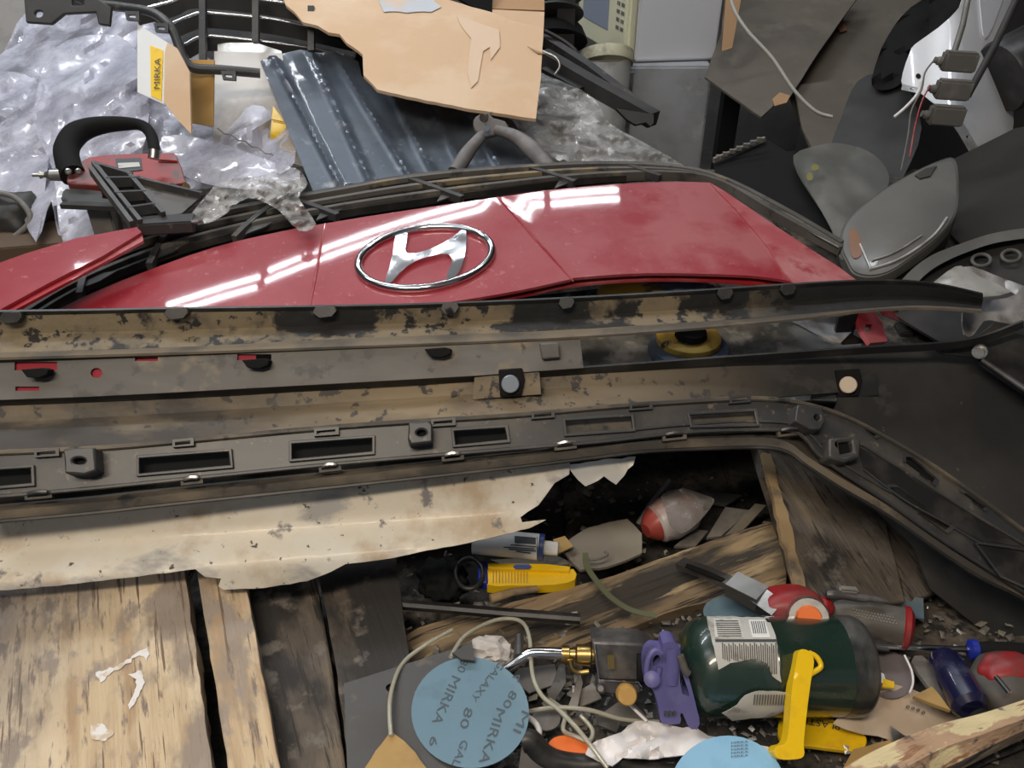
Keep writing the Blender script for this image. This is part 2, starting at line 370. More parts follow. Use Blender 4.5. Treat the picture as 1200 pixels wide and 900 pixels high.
# ---------------- workbench
bench = thing('workbench', (0, .9, -.80), 'old wooden workbench of worn planks under the car parts', 'workbench')
Z = .12
def plank(name, pts, z, th, m, amp=.0012, **kw):
    return sheet(name, pts, fz(z) if not callable(z) else z, m, bench, th=th, step=16, rag=1.0, amp=amp, sc=30, bev=.003, smooth=True, **kw)
plank('plank', [(-120, 590), (205, 590), (217, 677), (253, 930), (-150, 930)], Z, .035, M['wood1'])
plank('plank', [(222, 600), (277, 600), (289, 690), (334, 930), (272, 930), (234, 690)], Z, .035, M['wood'])
plank('plank', [(276, 640), (363, 640), (385, 760), (409, 930), (324, 930), (292, 740)], .085, .03, M['wood2'], label='dark grey grimy plank')
plank('plank', [(366, 630), (461, 640), (470, 700), (482, 790), (500, 930), (414, 930), (390, 760)], .082, .03, M['wood2'], label='black smeared plank beside the opening')
for i in range(9):
    x0 = -1.05+i*.25
    box('tray_board', (x0, 1.03, -.02), (.249, 1.15, .03), M['soot'], bench, bev=.003)
for i in range(8):
    box('rear_board', (-.95+i*.262, 1.34, .172), (.255, .80, .03), M['wood2'] if i < 6 else M['soot'], bench, bev=.003)
for x in (-1, 1.05):
    for y in (.40, 1.62): box('leg', (x, y, -.42), (.09, .09, .76), M['wood2'], bench, bev=.004)
box('side_beam', (-1.02, 1.03, -.065), (.08, 1.3, .07), M['wood2'], bench); box('side_beam', (1.07, 1.03, -.065), (.08, 1.3, .07), M['wood2'], bench)
for x in (-1, 1.05): box('post', (x, 1.66, .07), (.08, .08, .17), M['wood2'], bench)
plank('beam', cr([(470, 748), (560, 716), (700, 680), (800, 645), (890, 615), (912, 618), (921, 665), (915, 690), (860, 702), (800, 712), (740, 735), (660, 762), (600, 778), (520, 800), (478, 812)], 3, True), fh(lambda x, y: .055-.15*max(0, .80-y)), .045, M['beamwood'], amp=.004)
# splintered rail along the front edge
bt = [(940, 935), (1000, 893), (1050, 868), (1100, 849), (1150, 836), (1200, 820), (1290, 790)]
mid = [(1000, 950), (1050, 905), (1100, 876), (1150, 858), (1200, 840), (1250, 825), (1310, 800)]
bb = [(1040, 965), (1090, 912), (1130, 890), (1170, 870), (1215, 850), (1260, 838), (1330, 812)]
loft('front_rail', [[(x, y, fz(.085)(x, y)) for x, y in bt], [(x, y, fz(.125)(x, y)) for x, y in bt], [(x, y+3, fz(.135)(x, y)) for x, y in mid], [(x, y, fz(.12)(x, y)) for x, y in bb], [(x, y+10, fz(.07)(x, y)) for x, y in bb]], M['railwood'], bench, th=.006, amp=.005, sc=40, n=70)
sb = fp((900, 530, 1.10), (1060, 600, 1.09), (1000, 705, .975))
plank('side_board', [(880, 500), (1030, 560), (1036, 600), (1062, 705), (945, 712), (925, 640)], sb, .02, M['wood2'], label='dark board leaning at the back of the opening')
plank('side_board', [(1028, 560), (1080, 590), (1103, 692), (1066, 708), (1044, 640)], off(sb, .02), .02, M['wood2'])
sheet('sawn_edge', [(893, 530), (903, 532), (925, 610), (948, 703), (938, 706), (915, 625)], off(sb, -.006), M['paleend'], bench, th=.006, rag=1.5, step=8)
# ---------------- black bumper cover, seen from the inside
bump = thing('bumper_cover', W(600, 560, .96), 'long mud caked black bumper cover lying inside out across the bench', 'bumper')
def bd(x): return .06*(x-600)/600
def row(pts, d): return [(x, y, d+bd(x)) for x, y in pts]
Atop = [(-40, 371), (100, 369), (200, 367), (400, 364), (520, 361), (660, 355), (800, 347), (920, 339), (1020, 334), (1090, 337), (1152, 350)]
Abot = [(-40, 414), (200, 407), (400, 397), (560, 391), (700, 384), (820, 377), (930, 369), (1010, 362), (1080, 358), (1150, 362)]
Aledge = [(-40, 420), (200, 413), (400, 406), (560, 400), (700, 393), (820, 384), (930, 374), (1010, 364), (1080, 360), (1150, 364)]
rim = [(x, y-5) for x, y in Atop]
loft('upper_lip', [row(Atop, 1.025), row(rim, 1.02)], M['black'], bump, th=.003, sub=1, n=120)
loft('upper_band', [row(Atop, 1.022), row([(-40, 392), (200, 387), (400, 381), (560, 376), (700, 369), (820, 361), (930, 354), (1010, 348), (1080, 348), (1151, 356)], 1.03), row(Abot, 1.012)], M['dirtA'], bump, n=140, sub=4, amp=.0015, th=.003)
loft('upper_ledge', [row(Abot, 1.012), row(Aledge, .996)], M['ledge'], bump, n=120, sub=2, th=.003)
mb = fp((0, 445, .94), (680, 410, 1.004), (600, 398, 1.0))
sheet('middle_band', [(-40, 420), (200, 413), (400, 406), (560, 400), (679, 394), (684, 431), (560, 440), (400, 449), (200, 460), (100, 465), (-40, 470)], mb, M['greyB'], bump, step=18, th=.003,
      holes=[rect(17, 424, 67, 434), ell(113, 437, 7, 6, 12), rect(158, 418, 185, 423), rect(18, 453, 46, 458), rect(278, 415, 318, 422)])
Bbot = [(-40, 469), (200, 459), (400, 448), (560, 439), (684, 431), (860, 418), (1000, 408), (1130, 399), (1200, 376)]
Ctop = [(x, y+8) for x, y in Bbot]
loft('step', [row(Bbot, .998), row(Ctop, 1.006)], M['black'], bump, n=100, sub=1, th=.003)
Dtop = [(-40, 532), (100, 526), (180, 520), (400, 500), (600, 487), (700, 478), (800, 471), (880, 467), (930, 471), (980, 484), (1030, 508), (1100, 550), (1200, 622)]
def face(x, y): return 1.02+bd(x)+.030*sin(pi*min(max((y-(478-x*.075))/60, 0), 1))+(.00005*(x-950) if x > 950 else 0)
pn = fp((860, 430, 1.045), (1200, 380, 1.13), (1150, 720, 1.02))
def FR(t):
    o = []
    for x, y in Ctop[:7]:
        yb = 528-.075*(x+40)
        k = min(max((x-560)/440, 0), 1); yy = y+(yb-y)*t
        o.append((x, yy, (1.008+bd(x)+(-.004 if t == .4 else -.022 if t == .85 else -.034 if t > 1 else 0))*(1-k)+(pn(x, yy)-.001)*k))
    return o
loft('face_back', [FR(0), FR(.4), FR(.85), FR(1.25)], M['dirtC'], bump, n=140, sub=5, amp=.0016, th=.003)
bpy.data.objects['face_back'].name = 'inner_face'
sheet('side_panel', [(985, 417), (1000, 416), (1090, 408), (1130, 405), (1165, 392), (1260, 392), (1260, 800), (1190, 768), (1130, 722), (1090, 690), (1070, 640), (1010, 580), (950, 530), (970, 500), (982, 470)], pn, M['dirtP'], bump, step=16, th=.003, amp=.0015, sc=7)
for nm, p in (('red_tab', rect(12, 422, 70, 436)), ('red_tab', ell(113, 437, 8, 7, 12)), ('red_tab', rect(155, 416, 188, 425)), ('red_tab', rect(15, 451, 49, 460)), ('red_tab', rect(275, 413, 300, 424))):
    sheet(nm, p, off(mb, .004), M['redmat'], bump, step=12, th=.001)
# joint flange at the right end
sheet('flange', [(1085, 402), (1140, 398), (1165, 378), (1205, 395), (1260, 405), (1260, 500), (1200, 462), (1150, 428), (1140, 418), (1105, 415)], off(pn, -.03), M['black'], bump, step=16, th=.004, bev=.001)
tube('flange_rod', [W(1150, 421, 1.07), W(1200, 455, 1.06), W(1260, 492, 1.05)], .004, M['steel'], bump)
lathe('bolt', W(1149, 411, 1.08), W(1147, 414, 1.055), [(0, .009), (.5, .009), (.5, .006), (1, .006)], M['steel'], bump, seg=14)
# hooked tabs
for i, (x, y, w) in enumerate([(206, 366, 15), (380, 364, 15), (527, 360, 11), (664, 354, 10), (850, 343, 10), (924, 338, 10), (12, 371, 14)]):
    d = 1.015+bd(x)
    sheet('rim_tab', [(x-w, y+2), (x-w*.7, y-5), (x+w*.8, y-6), (x+w, y), (x+w*.6, y+7), (x-w*.4, y+9)], lambda a, b: d, M['black'], bump, th=.008, step=9, bev=.001)
for x, y in [(300, 426), (41, 437), (514, 413)]:
    d = .985+bd(x)
    sheet('hook_clip', [(x-17, y-4), (x+8, y-6), (x+15, y-4), (x+14, y+2), (x+4, y+6), (x-10, y+5)], lambda a, b: d, M['matte'], bump, th=.014, step=9, bev=.001)
def socket(x, y, m):
    d = .985 if x < 800 else pn(x, y)-.008
    X = Matrix.Rotation(R(8), 3, 'Z') @ Matrix.Rotation(R(62), 3, 'X')
    sheet('socket_plate', [(x-42, y-6), (x+34, y-12), (x+36, y+14), (x-44, y+20)], lambda a, b: d+.006, M['dirtC'] if x < 800 else M['black'], bump, th=.001, step=14)
    k = sheet('sensor_socket', [(x-14, y-15), (x+14, y-17), (x+17, y-3), (x+13, y+15), (x-12, y+17)], lambda a, b: d, M['matte'], bump, th=.012, step=8, bev=.0015)
    lathe('sensor_disc', W(x, y+2, d), W(x, y+2, d-.006), [(0, .0105), (.8, .0105), (1, .0095)], m, k, seg=20)
M['tanplug'] = mat('tan_plug', (.62, .50, .38), .5); M['greyplug'] = mat('grey_plug', (.30, .33, .38), .3, .6)
socket(598, 448, M['greyplug']); socket(994, 449, M['tanplug'])
sheet('square_boss', [(633, 402), (655, 401), (657, 419), (636, 421)], lambda a, b: .985+bd(a), M['greyB'], bump, th=.012, step=8, bev=.002)
# slotted frame
Dbot = [(-40, 585), (100, 573), (200, 563), (400, 543), (600, 526), (700, 518), (800, 507), (870, 504), (925, 505), (945, 515), (958, 532), (985, 552), (1040, 588), (1100, 630), (1150, 662), (1200, 694)]
slots = [([(-40, 553), (36, 548), (37, 566), (-40, 573)]), ([(163, 537), (268, 529), (270, 545), (163, 555)]), ([(342, 520), (436, 513), (436, 529), (342, 538)]), ([(532, 505), (592, 501), (595, 515), (534, 521)]), ([(663, 493), (740, 488), (742, 502), (665, 508)]), ([(809, 486), (884, 482), (887, 496), (813, 498)]),
         ([(1043, 571), (1053, 571), (1117, 614), (1108, 622), (1045, 579)]), ([(81, 536), (104, 534), (104, 546), (82, 548)])]
topslots = [[(1006, 497), (1011, 496), (1029, 509), (1024, 511)], [(1062, 535), (1070, 536), (1098, 560), (1094, 567), (1062, 543)], [(1128, 578), (1133, 578), (1156, 594), (1151, 596)]]
fdL = fp((0, 530, .898), (900, 468, .990), (500, 600, .922))
fdR = fp((900, 468, .990), (1200, 650, .985), (900, 505, .972))
def fd(x, y):
    t = min(max((x-880)/60, 0), 1); return fdL(x, y)*(1-t)+fdR(x, y)*t
allD = cr(Dtop+[(1260, 668)], 3)+cr([(1260, 734)]+Dbot[::-1], 3)
sheet('slotted_frame', allD, fd, M['trim'], bump, step=13, th=.004, holes=slots+topslots)
def ringpoly(p, k):
    cx = sum(q[0] for q in p)/len(p); cy = sum(q[1] for q in p)/len(p)
    return [(x+(k if x > cx else -k), y+(k if y > cy else -k)) for x, y in p]
for p in slots[:7]: sheet('slot_rim', ringpoly(p, 3.5), off(fd, -.004), M['trim'], bump, step=12, th=.006, holes=[p], bev=.0008, smooth=False)
ed = lambda pts: [W(x, y, fd(x, y)-.002) for x, y in cr(pts, 4)]
tube('frame_bead', ed(Dtop+[(1260, 668)]), .003, M['lipE'], bump, seg=6)
tube('frame_bead', ed(Dbot+[(1260, 734)]), .0022, M['trim'], bump, seg=6)
for x0, y0, s in [(215, 517, 10), (383, 504, 12), (637, 484, 11), (752, 474, 11), (868, 466, 10), (520, 493, 12), (55, 529, 12)]:
    sheet('edge_tab', [(x0-s-3, y0-2), (x0+s+2, y0-4), (x0+s+2, y0+5), (x0-s-3, y0+7)], off(fd, -.006), M['trim'], bump, step=8, th=.006, holes=[[(x0-s, y0+1), (x0+s-2, y0-1), (x0+s-2, y0+3), (x0-s, y0+5)]], smooth=False)
def boss(p, hole, label=None):
    b = sheet('mount_boss', p, off(fd, -.022), M['trim'], bump, step=9, th=.024, bev=.003, holes=[hole])
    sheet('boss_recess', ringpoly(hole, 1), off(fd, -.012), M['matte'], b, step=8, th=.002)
boss([(74, 526), (111, 524), (113, 551), (98, 556), (76, 555)], ell(92, 540, 8, 4, 12))
boss([(479, 495), (502, 493), (507, 497), (507, 518), (481, 521), (478, 515)], ell(494, 507, 6, 4, 12))
boss([(935, 474), (962, 477), (968, 490), (962, 503), (950, 503), (932, 493)], ell(958, 489, 4, 4, 10))
boss([(972, 513), (1003, 511), (1010, 518), (1008, 536), (990, 541), (972, 536)], [(983, 518), (999, 516), (1001, 529), (985, 532)])
# lower lip behind and below the frame
Ebot = [(-40, 614), (100, 602), (200, 591), (400, 570), (600, 548), (700, 536), (760, 529), (850, 525), (900, 525), (925, 531), (945, 546), (985, 572), (1040, 604), (1100, 646), (1150, 678), (1200, 703), (1260, 745)]
Emid = [(x, y-18) for x, y in Ebot]
def er(pts, d): return [(x, y, fd(x, y)+d) for x, y in pts]
loft('lower_lip', [er([(x, y-34) for x, y in Ebot], .03), er(Emid, .018), er([(x, y-12) for x, y in Ebot], .004), er(Ebot, .008)], M['lipE'], bump, n=140, sub=3, amp=.0007, th=.003)
tube('lip_bead', [W(x, y, fd(x, y)+.004) for x, y in cr(Ebot, 4)], .0022, M['black'], bump, seg=6)
for x, y, s in [(224, 563, 13), (386, 548, 13), (530, 535, 13), (662, 522, 13), (790, 511, 14), (44, 580, 16), (925, 506, 14)]:
    m = M['steel'] if x in (530, 662, 224, 386) else M['trim']
    k = sheet('lip_socket', [(x-s, y-3), (x+s, y-6), (x+s+1, y+3), (x-s+1, y+6)], off(fd, -.002), M['lipE'], bump, step=8, th=.006, holes=[[(x-s+4, y), (x+s-4, y-2), (x+s-4, y+1), (x-s+4, y+3)]], smooth=False)
    tube('steel_clip', [W(x-s+5, y-2, fd(x, y)-.006), W(x, y-4, fd(x, y)-.009), W(x+s-5, y-4, fd(x, y)-.006)], .0022, m, k, seg=6)
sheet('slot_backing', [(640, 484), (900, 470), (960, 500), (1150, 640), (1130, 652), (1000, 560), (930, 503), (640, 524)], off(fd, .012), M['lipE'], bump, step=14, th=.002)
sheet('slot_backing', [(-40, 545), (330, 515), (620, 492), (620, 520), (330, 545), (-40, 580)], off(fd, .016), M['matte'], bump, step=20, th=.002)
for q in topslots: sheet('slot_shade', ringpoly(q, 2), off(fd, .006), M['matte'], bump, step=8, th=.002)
for q in topslots: sheet('slot_rim', ringpoly(q, 3), off(fd, -.003), M['trim'], bump, step=8, th=.004, holes=[q], smooth=False)
sheet('recessed_channel', [(1005, 523), (1040, 541), (1075, 565), (1120, 592), (1160, 616), (1195, 640), (1150, 634), (1110, 612), (1060, 584), (1012, 548)], off(fd, -.0012), M['black'], bump, step=9, th=.001)
for pts in ([(1008, 520), (1060, 552), (1120, 590), (1200, 638)], [(1012, 550), (1060, 586), (1110, 614), (1150, 638)], [(700, 508), (800, 498), (870, 494), (925, 496), (948, 508), (975, 535), (1040, 575)]):
    tube('moulded_edge', [W(x, y, fd(x, y)-.002) for x, y in cr(pts, 5)], .0016, M['trim'], bump, seg=6)
# triangular lamp recess by the right end
sheet('lamp_recess', [(1143, 637), (1180, 641), (1260, 655), (1260, 715), (1200, 690), (1172, 675)], off(fd, -.006), M['black'], bump, step=12, th=.003)
tube('recess_edge', [W(x, y, fd(x, y)-.008) for x, y in [(1260, 655), (1180, 641), (1143, 637), (1172, 675), (1200, 688), (1260, 713)]], .002, M['trim'], bump, seg=6)
# ---------------- cream metal strip
WT = cr([(-60, 612), (100, 598), (200, 588), (400, 566), (640, 540), (705, 530)], 4)
sw = lambda x, y: .955+.05*(x-400)/600-.00012*(y-(630-x*.08))
strip = thing('metal_strip', W(350, 640, .95), 'long torn strip of cream painted sheet metal below the bumper', 'metal strip')
f1 = lambda x: 645-x*.078; f2 = lambda x: 690-x*.105 if x < 210 else 672-x*.1
def sws(x, y):
    a = f1(x); b = a+38
    d = .950+.035*(x-300)/600
    d -= .00004*(min(y, a)-(a-50))
    if y > a: d -= .00050*(min(y, b)-a)
    if y > b: d += .00006*(y-b)
    return d
M['creamstrip'] = M['cream']
ups = cr([(-60, 607), (200, 583), (400, 561), (640, 533), (668, 528)], 3)+[(667, 556), (650, 566), (640, 580), (631, 592), (618, 600), (610, 606)]
lowp = [(612, 612), (640, 609), (620, 619), (580, 629), (540, 638), (500, 645), (460, 654), (405, 661), (388, 670), (360, 681), (310, 689), (262, 691), (256, 687), (259, 678), (240, 676), (229, 667), (150, 677), (60, 687), (-60, 697)]
sheet('folded_panel', ups+lowp, sws, M['cream'], strip, step=10, th=.0015, rag=.5, amp=.0006, sc=20)
for nm, fold, k in ():
    tube(nm, [W(x, fold(x)+k, sws(x, fold(x)+k)-.0003) for x in range(-40, 600, 40)], .0009, M['cream'], strip, seg=6)
sheet('torn_scrap', [(664, 545), (700, 540), (745, 535), (742, 545), (722, 568), (708, 558), (686, 570), (672, 556)], off(sws, .004), M['foilgrey'], strip, step=7, th=.0015, rag=1.5, amp=.004, sc=30, label='torn grey end of the strip')
# ---------------- red front fascia with its grille, behind the bumper
fas = thing('front_fascia', W(560, 330, 1.15), 'cherry red front fascia with a chrome emblem and a black slatted grille', 'car fascia')
hf = lambda X, Y: .335+.12*(Y-1.05)-.10*(X-.05)**2-.10*max(0, X-.30)**1.5
ff = fh(hf)
top = [(62, 366), (100, 347), (160, 322), (250, 290), (330, 271), (380, 262), (460, 249), (583, 231), (640, 223), (720, 216), (790, 213), (832, 214)]
rgt = [(870, 238), (905, 262), (950, 292), (1010, 333)]
low = [(985, 342), (950, 334), (905, 326), (860, 322), (760, 320), (680, 325), (665, 328), (610, 340), (540, 352), (470, 361), (360, 372), (60, 375)]
def crease(x, y, a, b, w=2.2):                       # a moulded line between two picture points
    ax, ay = a; bx, by = b; dx, dy = bx-ax, by-ay; L = math.hypot(dx, dy)
    t = ((x-ax)*dx+(y-ay)*dy)/L/L; s = ((x-ax)*dy-(y-ay)*dx)/L
    return s, t
def fr(x, y):
    d = ff(x, y)
    s, t = crease(x, y, (583, 231), (672, 330)); d += -.0012*max(0, 1-abs(s)/16)
    return d
sheet('red_panel', cr(top, 3)[:-1]+cr([(832, 214)]+rgt[:-1], 3)+cr(low, 3), fr, M['red'], fas, step=8, th=.004)
sheet('side_wing', cr([(832, 214), (870, 238), (905, 262), (950, 292), (1010, 333), (985, 346), (935, 338), (900, 290), (862, 245)], 2, True), off(ff, -.004), M['reddust'], fas, step=8, th=.003)
sheet('lower_return', cr([(470, 362), (540, 353), (610, 341), (665, 329), (680, 326), (760, 321), (860, 323), (905, 327), (950, 335), (985, 343)], 3)+cr([(940, 342), (860, 331), (760, 328), (670, 335), (610, 347), (540, 358), (480, 368)], 3), off(ff, .020), M['redd'], fas, step=9, th=.003, label='shaded red return edge')
for a, b in (((583, 231), (672, 330)), ((381, 262), (361, 372))):
    tube('panel_seam', [W(a[0]+(b[0]-a[0])*t, a[1]+(b[1]-a[1])*t, fr(a[0]+(b[0]-a[0])*t, a[1]+(b[1]-a[1])*t)-.0002) for t in [i/8 for i in range(9)]], [.0010+.0012*(1-abs(2*i/8-1)) for i in range(9)], M['redd'], fas, seg=6)
# left corner piece, part of the same fascia
sheet('red_corner', [(-40, 330), (-40, 322), (30, 297), (90, 279), (160, 266), (166, 272), (120, 300), (60, 330), (5, 360), (-40, 385)], fh(lambda X, Y: .35+.1*(Y-1.05)), M['red'], fas, step=9, th=.004)
sheet('corner_edge', [(166, 272), (120, 300), (60, 330), (5, 360), (-40, 385), (-40, 394), (12, 366), (70, 335), (130, 303), (168, 282)], fh(lambda X, Y: .345+.1*(Y-1.05)), M['redd'], fas, step=9, th=.004)
# emblem
bdg = thing('x', W(498, 303, ff(498, 303)), '', ''); 
bpy.data.objects.remove(bdg)
ec = cr(ell(498, 302, 79, 35, 40, R(-8)), 1, True)
emb = tube('emblem_ring', [W(x, y, fr(x, y)-.006) for x, y in ec], .0056, M['chrome'], fas, closed=True, seg=12)
H = [(464, 276), (478, 273), (475, 291), (480, 297), (500, 293), (522, 283), (540, 270), (546, 268), (546, 290), (541, 312), (532, 325), (523, 326), (529, 308), (528, 300), (520, 297), (505, 300), (487, 306), (472, 316), (458, 331), (451, 331), (456, 313), (461, 293)]
sheet('emblem_letter', cr(H, 3, True), off(fr, -.010), M['chrome'], emb, step=5, th=.008, bev=.0022, amp=.0012, sc=38)
# grille: curved slats above the red panel
def gy(u, v):                                        # u along 0..1, v 0 outer .. 1 inner edge
    A = cr([(-20, 372), (60, 320), (170, 272), (290, 246), (400, 226), (480, 212), (570, 203), (690, 196), (790, 199), (850, 214), (920, 250), (985, 288)], 8)
    B = cr([(20, 392), (100, 344), (200, 304), (300, 274), (400, 254), (500, 240), (583, 228), (680, 215), (780, 209), (840, 216), (910, 258), (985, 296)], 8)
    i = u*(len(A)-1); j = int(min(i, len(A)-2)); t = i-j
    a = Vector(A[j]).lerp(Vector(A[j+1]), t); b = Vector(B[j]).lerp(Vector(B[j+1]), t); return a.lerp(b, v)
gf = fh(lambda X, Y: hf(X, Y)-.004)
def G(u, v, k=0): p = gy(u, v); return W(p.x, p.y, gf(p.x, p.y)+k)
for v, r, k in [(0, .0042, -.004), (.14, .003, .006), (.32, .0042, 0), (.48, .003, .008), (.66, .0042, 0), (.84, .003, .006)]:
    bar('grille_slat', [G(i/60, v, k) for i in range(61)], r*2.0, r*3.4, M['greyB'] if r > .004 else M['black'], fas)
bar('grille_rim', [G(i/60, -.06, 0) for i in range(61)], .008, .014, M['trim'], fas)
for i, u in enumerate([.085, .16, .25, .36, .50, .63, .72]):
    q = (.05 if u < .35 else -.045)
    bar('grille_rib', [G(u+q*(1-t), t, -.005) for t in (0, .25, .5, .75, 1)], .009, .012, M['trim'], fas)
    if i <= 5:
        p = gy(u+q*.4, .6); 
        sheet('rib_facet', [(p.x-6, p.y+11), (p.x+4, p.y-5), (p.x+38, p.y-10), (p.x+18, p.y+2)], off(gf, -.006), M['trim'], fas, step=9, th=.002, smooth=False)
A_ = [tuple(gy(i/40, .0)) for i in range(41)]; B_ = [tuple(gy(i/40, 1.1)) for i in range(41)]
loft('grille_backing', [[(x, y, gf(x, y)+.03) for x, y in A_], [(x, y, gf(x, y)+.03) for x, y in B_]], M['matte'], fas, n=60, sub=1, th=.003, curve=False)
# chrome-edged trim strip on the right end of the grille
tube('trim_wire', [W(x, y, gf(x, y)-.01) for x, y in cr([(822, 205), (860, 218), (905, 245), (950, 272), (983, 290)], 4)], .002, M['steel'], fas, seg=6)
# ---------------- seen through the gaps of the bumper: dusty steel sheet with sander pads
gp = fz(.205)
M['dusty'] = mat('dusty_steel_sheet', (.24, .24, .23), .5, .2, layers=[((.10, .10, .095), 11, .47, .58), ((.52, .49, .45), 16, .53, .62)], bump=(.2, 60, .001))
sheet('steel_sheet', [(640, 375), (905, 352), (960, 372), (1010, 400), (1000, 470), (640, 470)], gp, M['dusty'], None, 'dusty grey steel sheet under the gap in the bumper', 'metal sheet', step=16, th=.003, rag=1)
M['pad'] = mat('blue_grey_rubber', (.09, .12, .17), .5, layers=[((.25, .22, .10), 18, .55, .65)])
M['yold'] = mat('grimy_yellow', (.62, .40, .07), .5, layers=[((.30, .20, .06), 12, .5, .62), ((.05, .045, .04), 20, .6, .66)])
sp = thing('sander_pad', P(808, 408, .21), 'round yellow topped sander pad on the steel sheet in the bumper gap', 'sander')
c = P(808, 405, .225)
lathe('rubber_disc', c-Vector((0, 0, .018)), c, [(0, .052), (.6, .056), (1, .053)], M['pad'], sp)
lathe('yellow_cap', c+Vector((0, .012, 0)), c+Vector((0, .012, .014)), [(0, .044), (.6, .044), (.8, .040), (1, .028)], M['yold'], sp)
lathe('centre_hub', c+Vector((0, 0, .016)), c+Vector((0, 0, .024)), [(0, .022), (1, .02)], M['matte'], sp, seg=20)
sy = thing('yellow_sander', P(770, 345, .24), 'grimy yellow sander lying under the red fascia edge', 'sander')
lump('yellow_shell', P(752, 344, .262), (.062, .04, .030), M['yold'], sy, amp=.06, sc=1.5)
lump('grey_grip', P(795, 341, .280), (.048, .022, .016), M['pad'], sy, amp=.25, sc=2)
M['paperw'] = mat('pale_torn_paper', (.50, .46, .43), .7)
sheet('paper_wad', [(820, 337), (845, 335), (848, 345), (825, 348)], off(fz(.27), 0), M['paperw'], None, 'small pale paper scrap stuck beside the yellow sander', 'paper scrap', step=6, amp=.003, sc=60, th=.001)
M['rag'] = mat('dark_blue_rag', (.03, .035, .05), .8, layers=[((.07, .08, .10), 12, .5, .7)], bump=(.6, 40, .004))
sheet('dark_rag', [(560, 372), (600, 350), (640, 345), (700, 338), (712, 352), (690, 368), (600, 380)], fz(.235), M['rag'], None, 'dark blue rag bunched under the red fascia', 'rag', step=8, amp=.02, sc=30, th=.003, crease=1)
M['white2'] = mat('pale_metal_trim', (.52, .52, .52), .4, .3, layers=[((.25, .23, .21), 14, .5, .65)])
sheet('pale_trim', [(918, 372), (960, 368), (1005, 365), (1010, 378), (985, 402), (972, 399), (945, 385)], fp((918, 372, 1.10), (1005, 365, 1.15), (975, 402, 1.08)), M['white2'], None, 'pale metal trim piece poking through the bumper gap', 'metal trim', step=9, th=.003, rag=1, amp=.003)
cl = thing('red_bracket', W(1022, 385, 1.14), 'small red bracket with a square hole at the right bumper gap', 'bracket')
sheet('bracket_plate', [(1003, 366), (1024, 363), (1034, 378), (1040, 400), (1020, 402), (1010, 388)], fp((1003, 366, 1.12), (1034, 378, 1.14), (1020, 402, 1.08)), M['redd'], cl, step=8, th=.006, holes=[rect(1014, 380, 1022, 388)], smooth=False)
sheet('bracket_fin', [(1026, 358), (1046, 362), (1054, 376), (1036, 370)], lambda a, b: 1.13, M['redd'], cl, step=9, th=.004)
sheet('black_flap', [(983, 372), (1006, 366), (1000, 392), (1018, 402), (990, 404), (978, 396)], lambda a, b: 1.10+.0005*(a-980), M['black'], None, 'folded black plastic flap left of the small red bracket', 'plastic flap', step=8, th=.004, amp=.004)
# ---------------- the tools and rubbish in the opening of the bench
M['green'] = mat('dark_green_enamel', (.012, .030, .022), .22, layers=[((.05, .055, .045), 16, .55, .8)], coat=.6, rvar=.2)
M['label'] = mat('scuffed_label', (.50, .49, .46), .5, layers=[((.30, .28, .26), 30, .52, .6)])
M['barcode'] = mat('label_fine_print', (.60, .60, .57), .5, layers=[((.40, .39, .37), 90, .52, .6)])
M['blue'] = mat('blue_abrasive', (.145, .245, .32), .8, layers=[((.20, .30, .37), 9, .5, .7), ((.11, .19, .25), 18, .55, .7)], bump=(.15, 300, .0005))
M['lblue'] = mat('light_blue_abrasive', (.26, .50, .72), .8, layers=[((.20, .40, .60), 14, .5, .7)])
M['dblue'] = mat('dull_blue_sheet', (.08, .16, .24), .5, layers=[((.16, .20, .22), 12, .5, .65)])
M['purple'] = mat('violet_cast_plastic', (.12, .11, .29), .45, layers=[((.20, .19, .31), 13, .5, .66), ((.05, .045, .10), 16, .58, .68)])
M['brass'] = mat('brass', (.52, .36, .13), .3, 1, layers=[((.25, .18, .09), 30, .5, .65)])
M['knob'] = mat('amber_knob', (.45, .25, .06), .45, layers=[((.6, .36, .10), 20, .5, .6)])
M['block'] = mat('worn_grey_cast_metal', (.10, .095, .095), .42, .5, layers=[((.20, .19, .18), 25, .5, .65)], bump=(.2, 80, .001))
M['orange'] = mat('orange_plastic', (.80, .16, .02), .5)
M['cloth'] = mat('white_cloth', (.80, .77, .77), .9, bump=(.3, 50, .003))
M['beige'] = mat('beige_paper', (.48, .37, .27), .75, layers=[((.58, .47, .36), 8, .5, .62), ((.30, .23, .17), 10, .6, .75)])
M['greyg'] = mat('grey_rubber_grip', (.075, .068, .06), .6, layers=[((.13, .12, .10), 20, .5, .65)])
M['navy'] = mat('navy_bottle', (.010, .011, .045), .25, layers=[((.07, .07, .12), 16, .55, .7)], coat=.5)
M['hose'] = mat('clear_hose', (.52, .50, .40), .2, alpha=.62, coat=.6)
M['gcard'] = mat('grey_chipboard', (.20, .175, .14), .8, layers=[((.26, .23, .18), 8, .45, .65), ((.09, .08, .07), 22, .6, .7)])
M['ochre'] = mat('ochre_card', (.42, .27, .10), .75, layers=[((.28, .18, .08), 12, .5, .66)])
M['scrapg'] = mat('grey_scrap', (.16, .15, .14), .6, layers=[((.26, .24, .22), 15, .5, .65)])
def T(name, poly, z, m, label, cat, **kw): return sheet(name, poly, fz(z) if not callable(z) else z, m, None, label, cat, **kw)
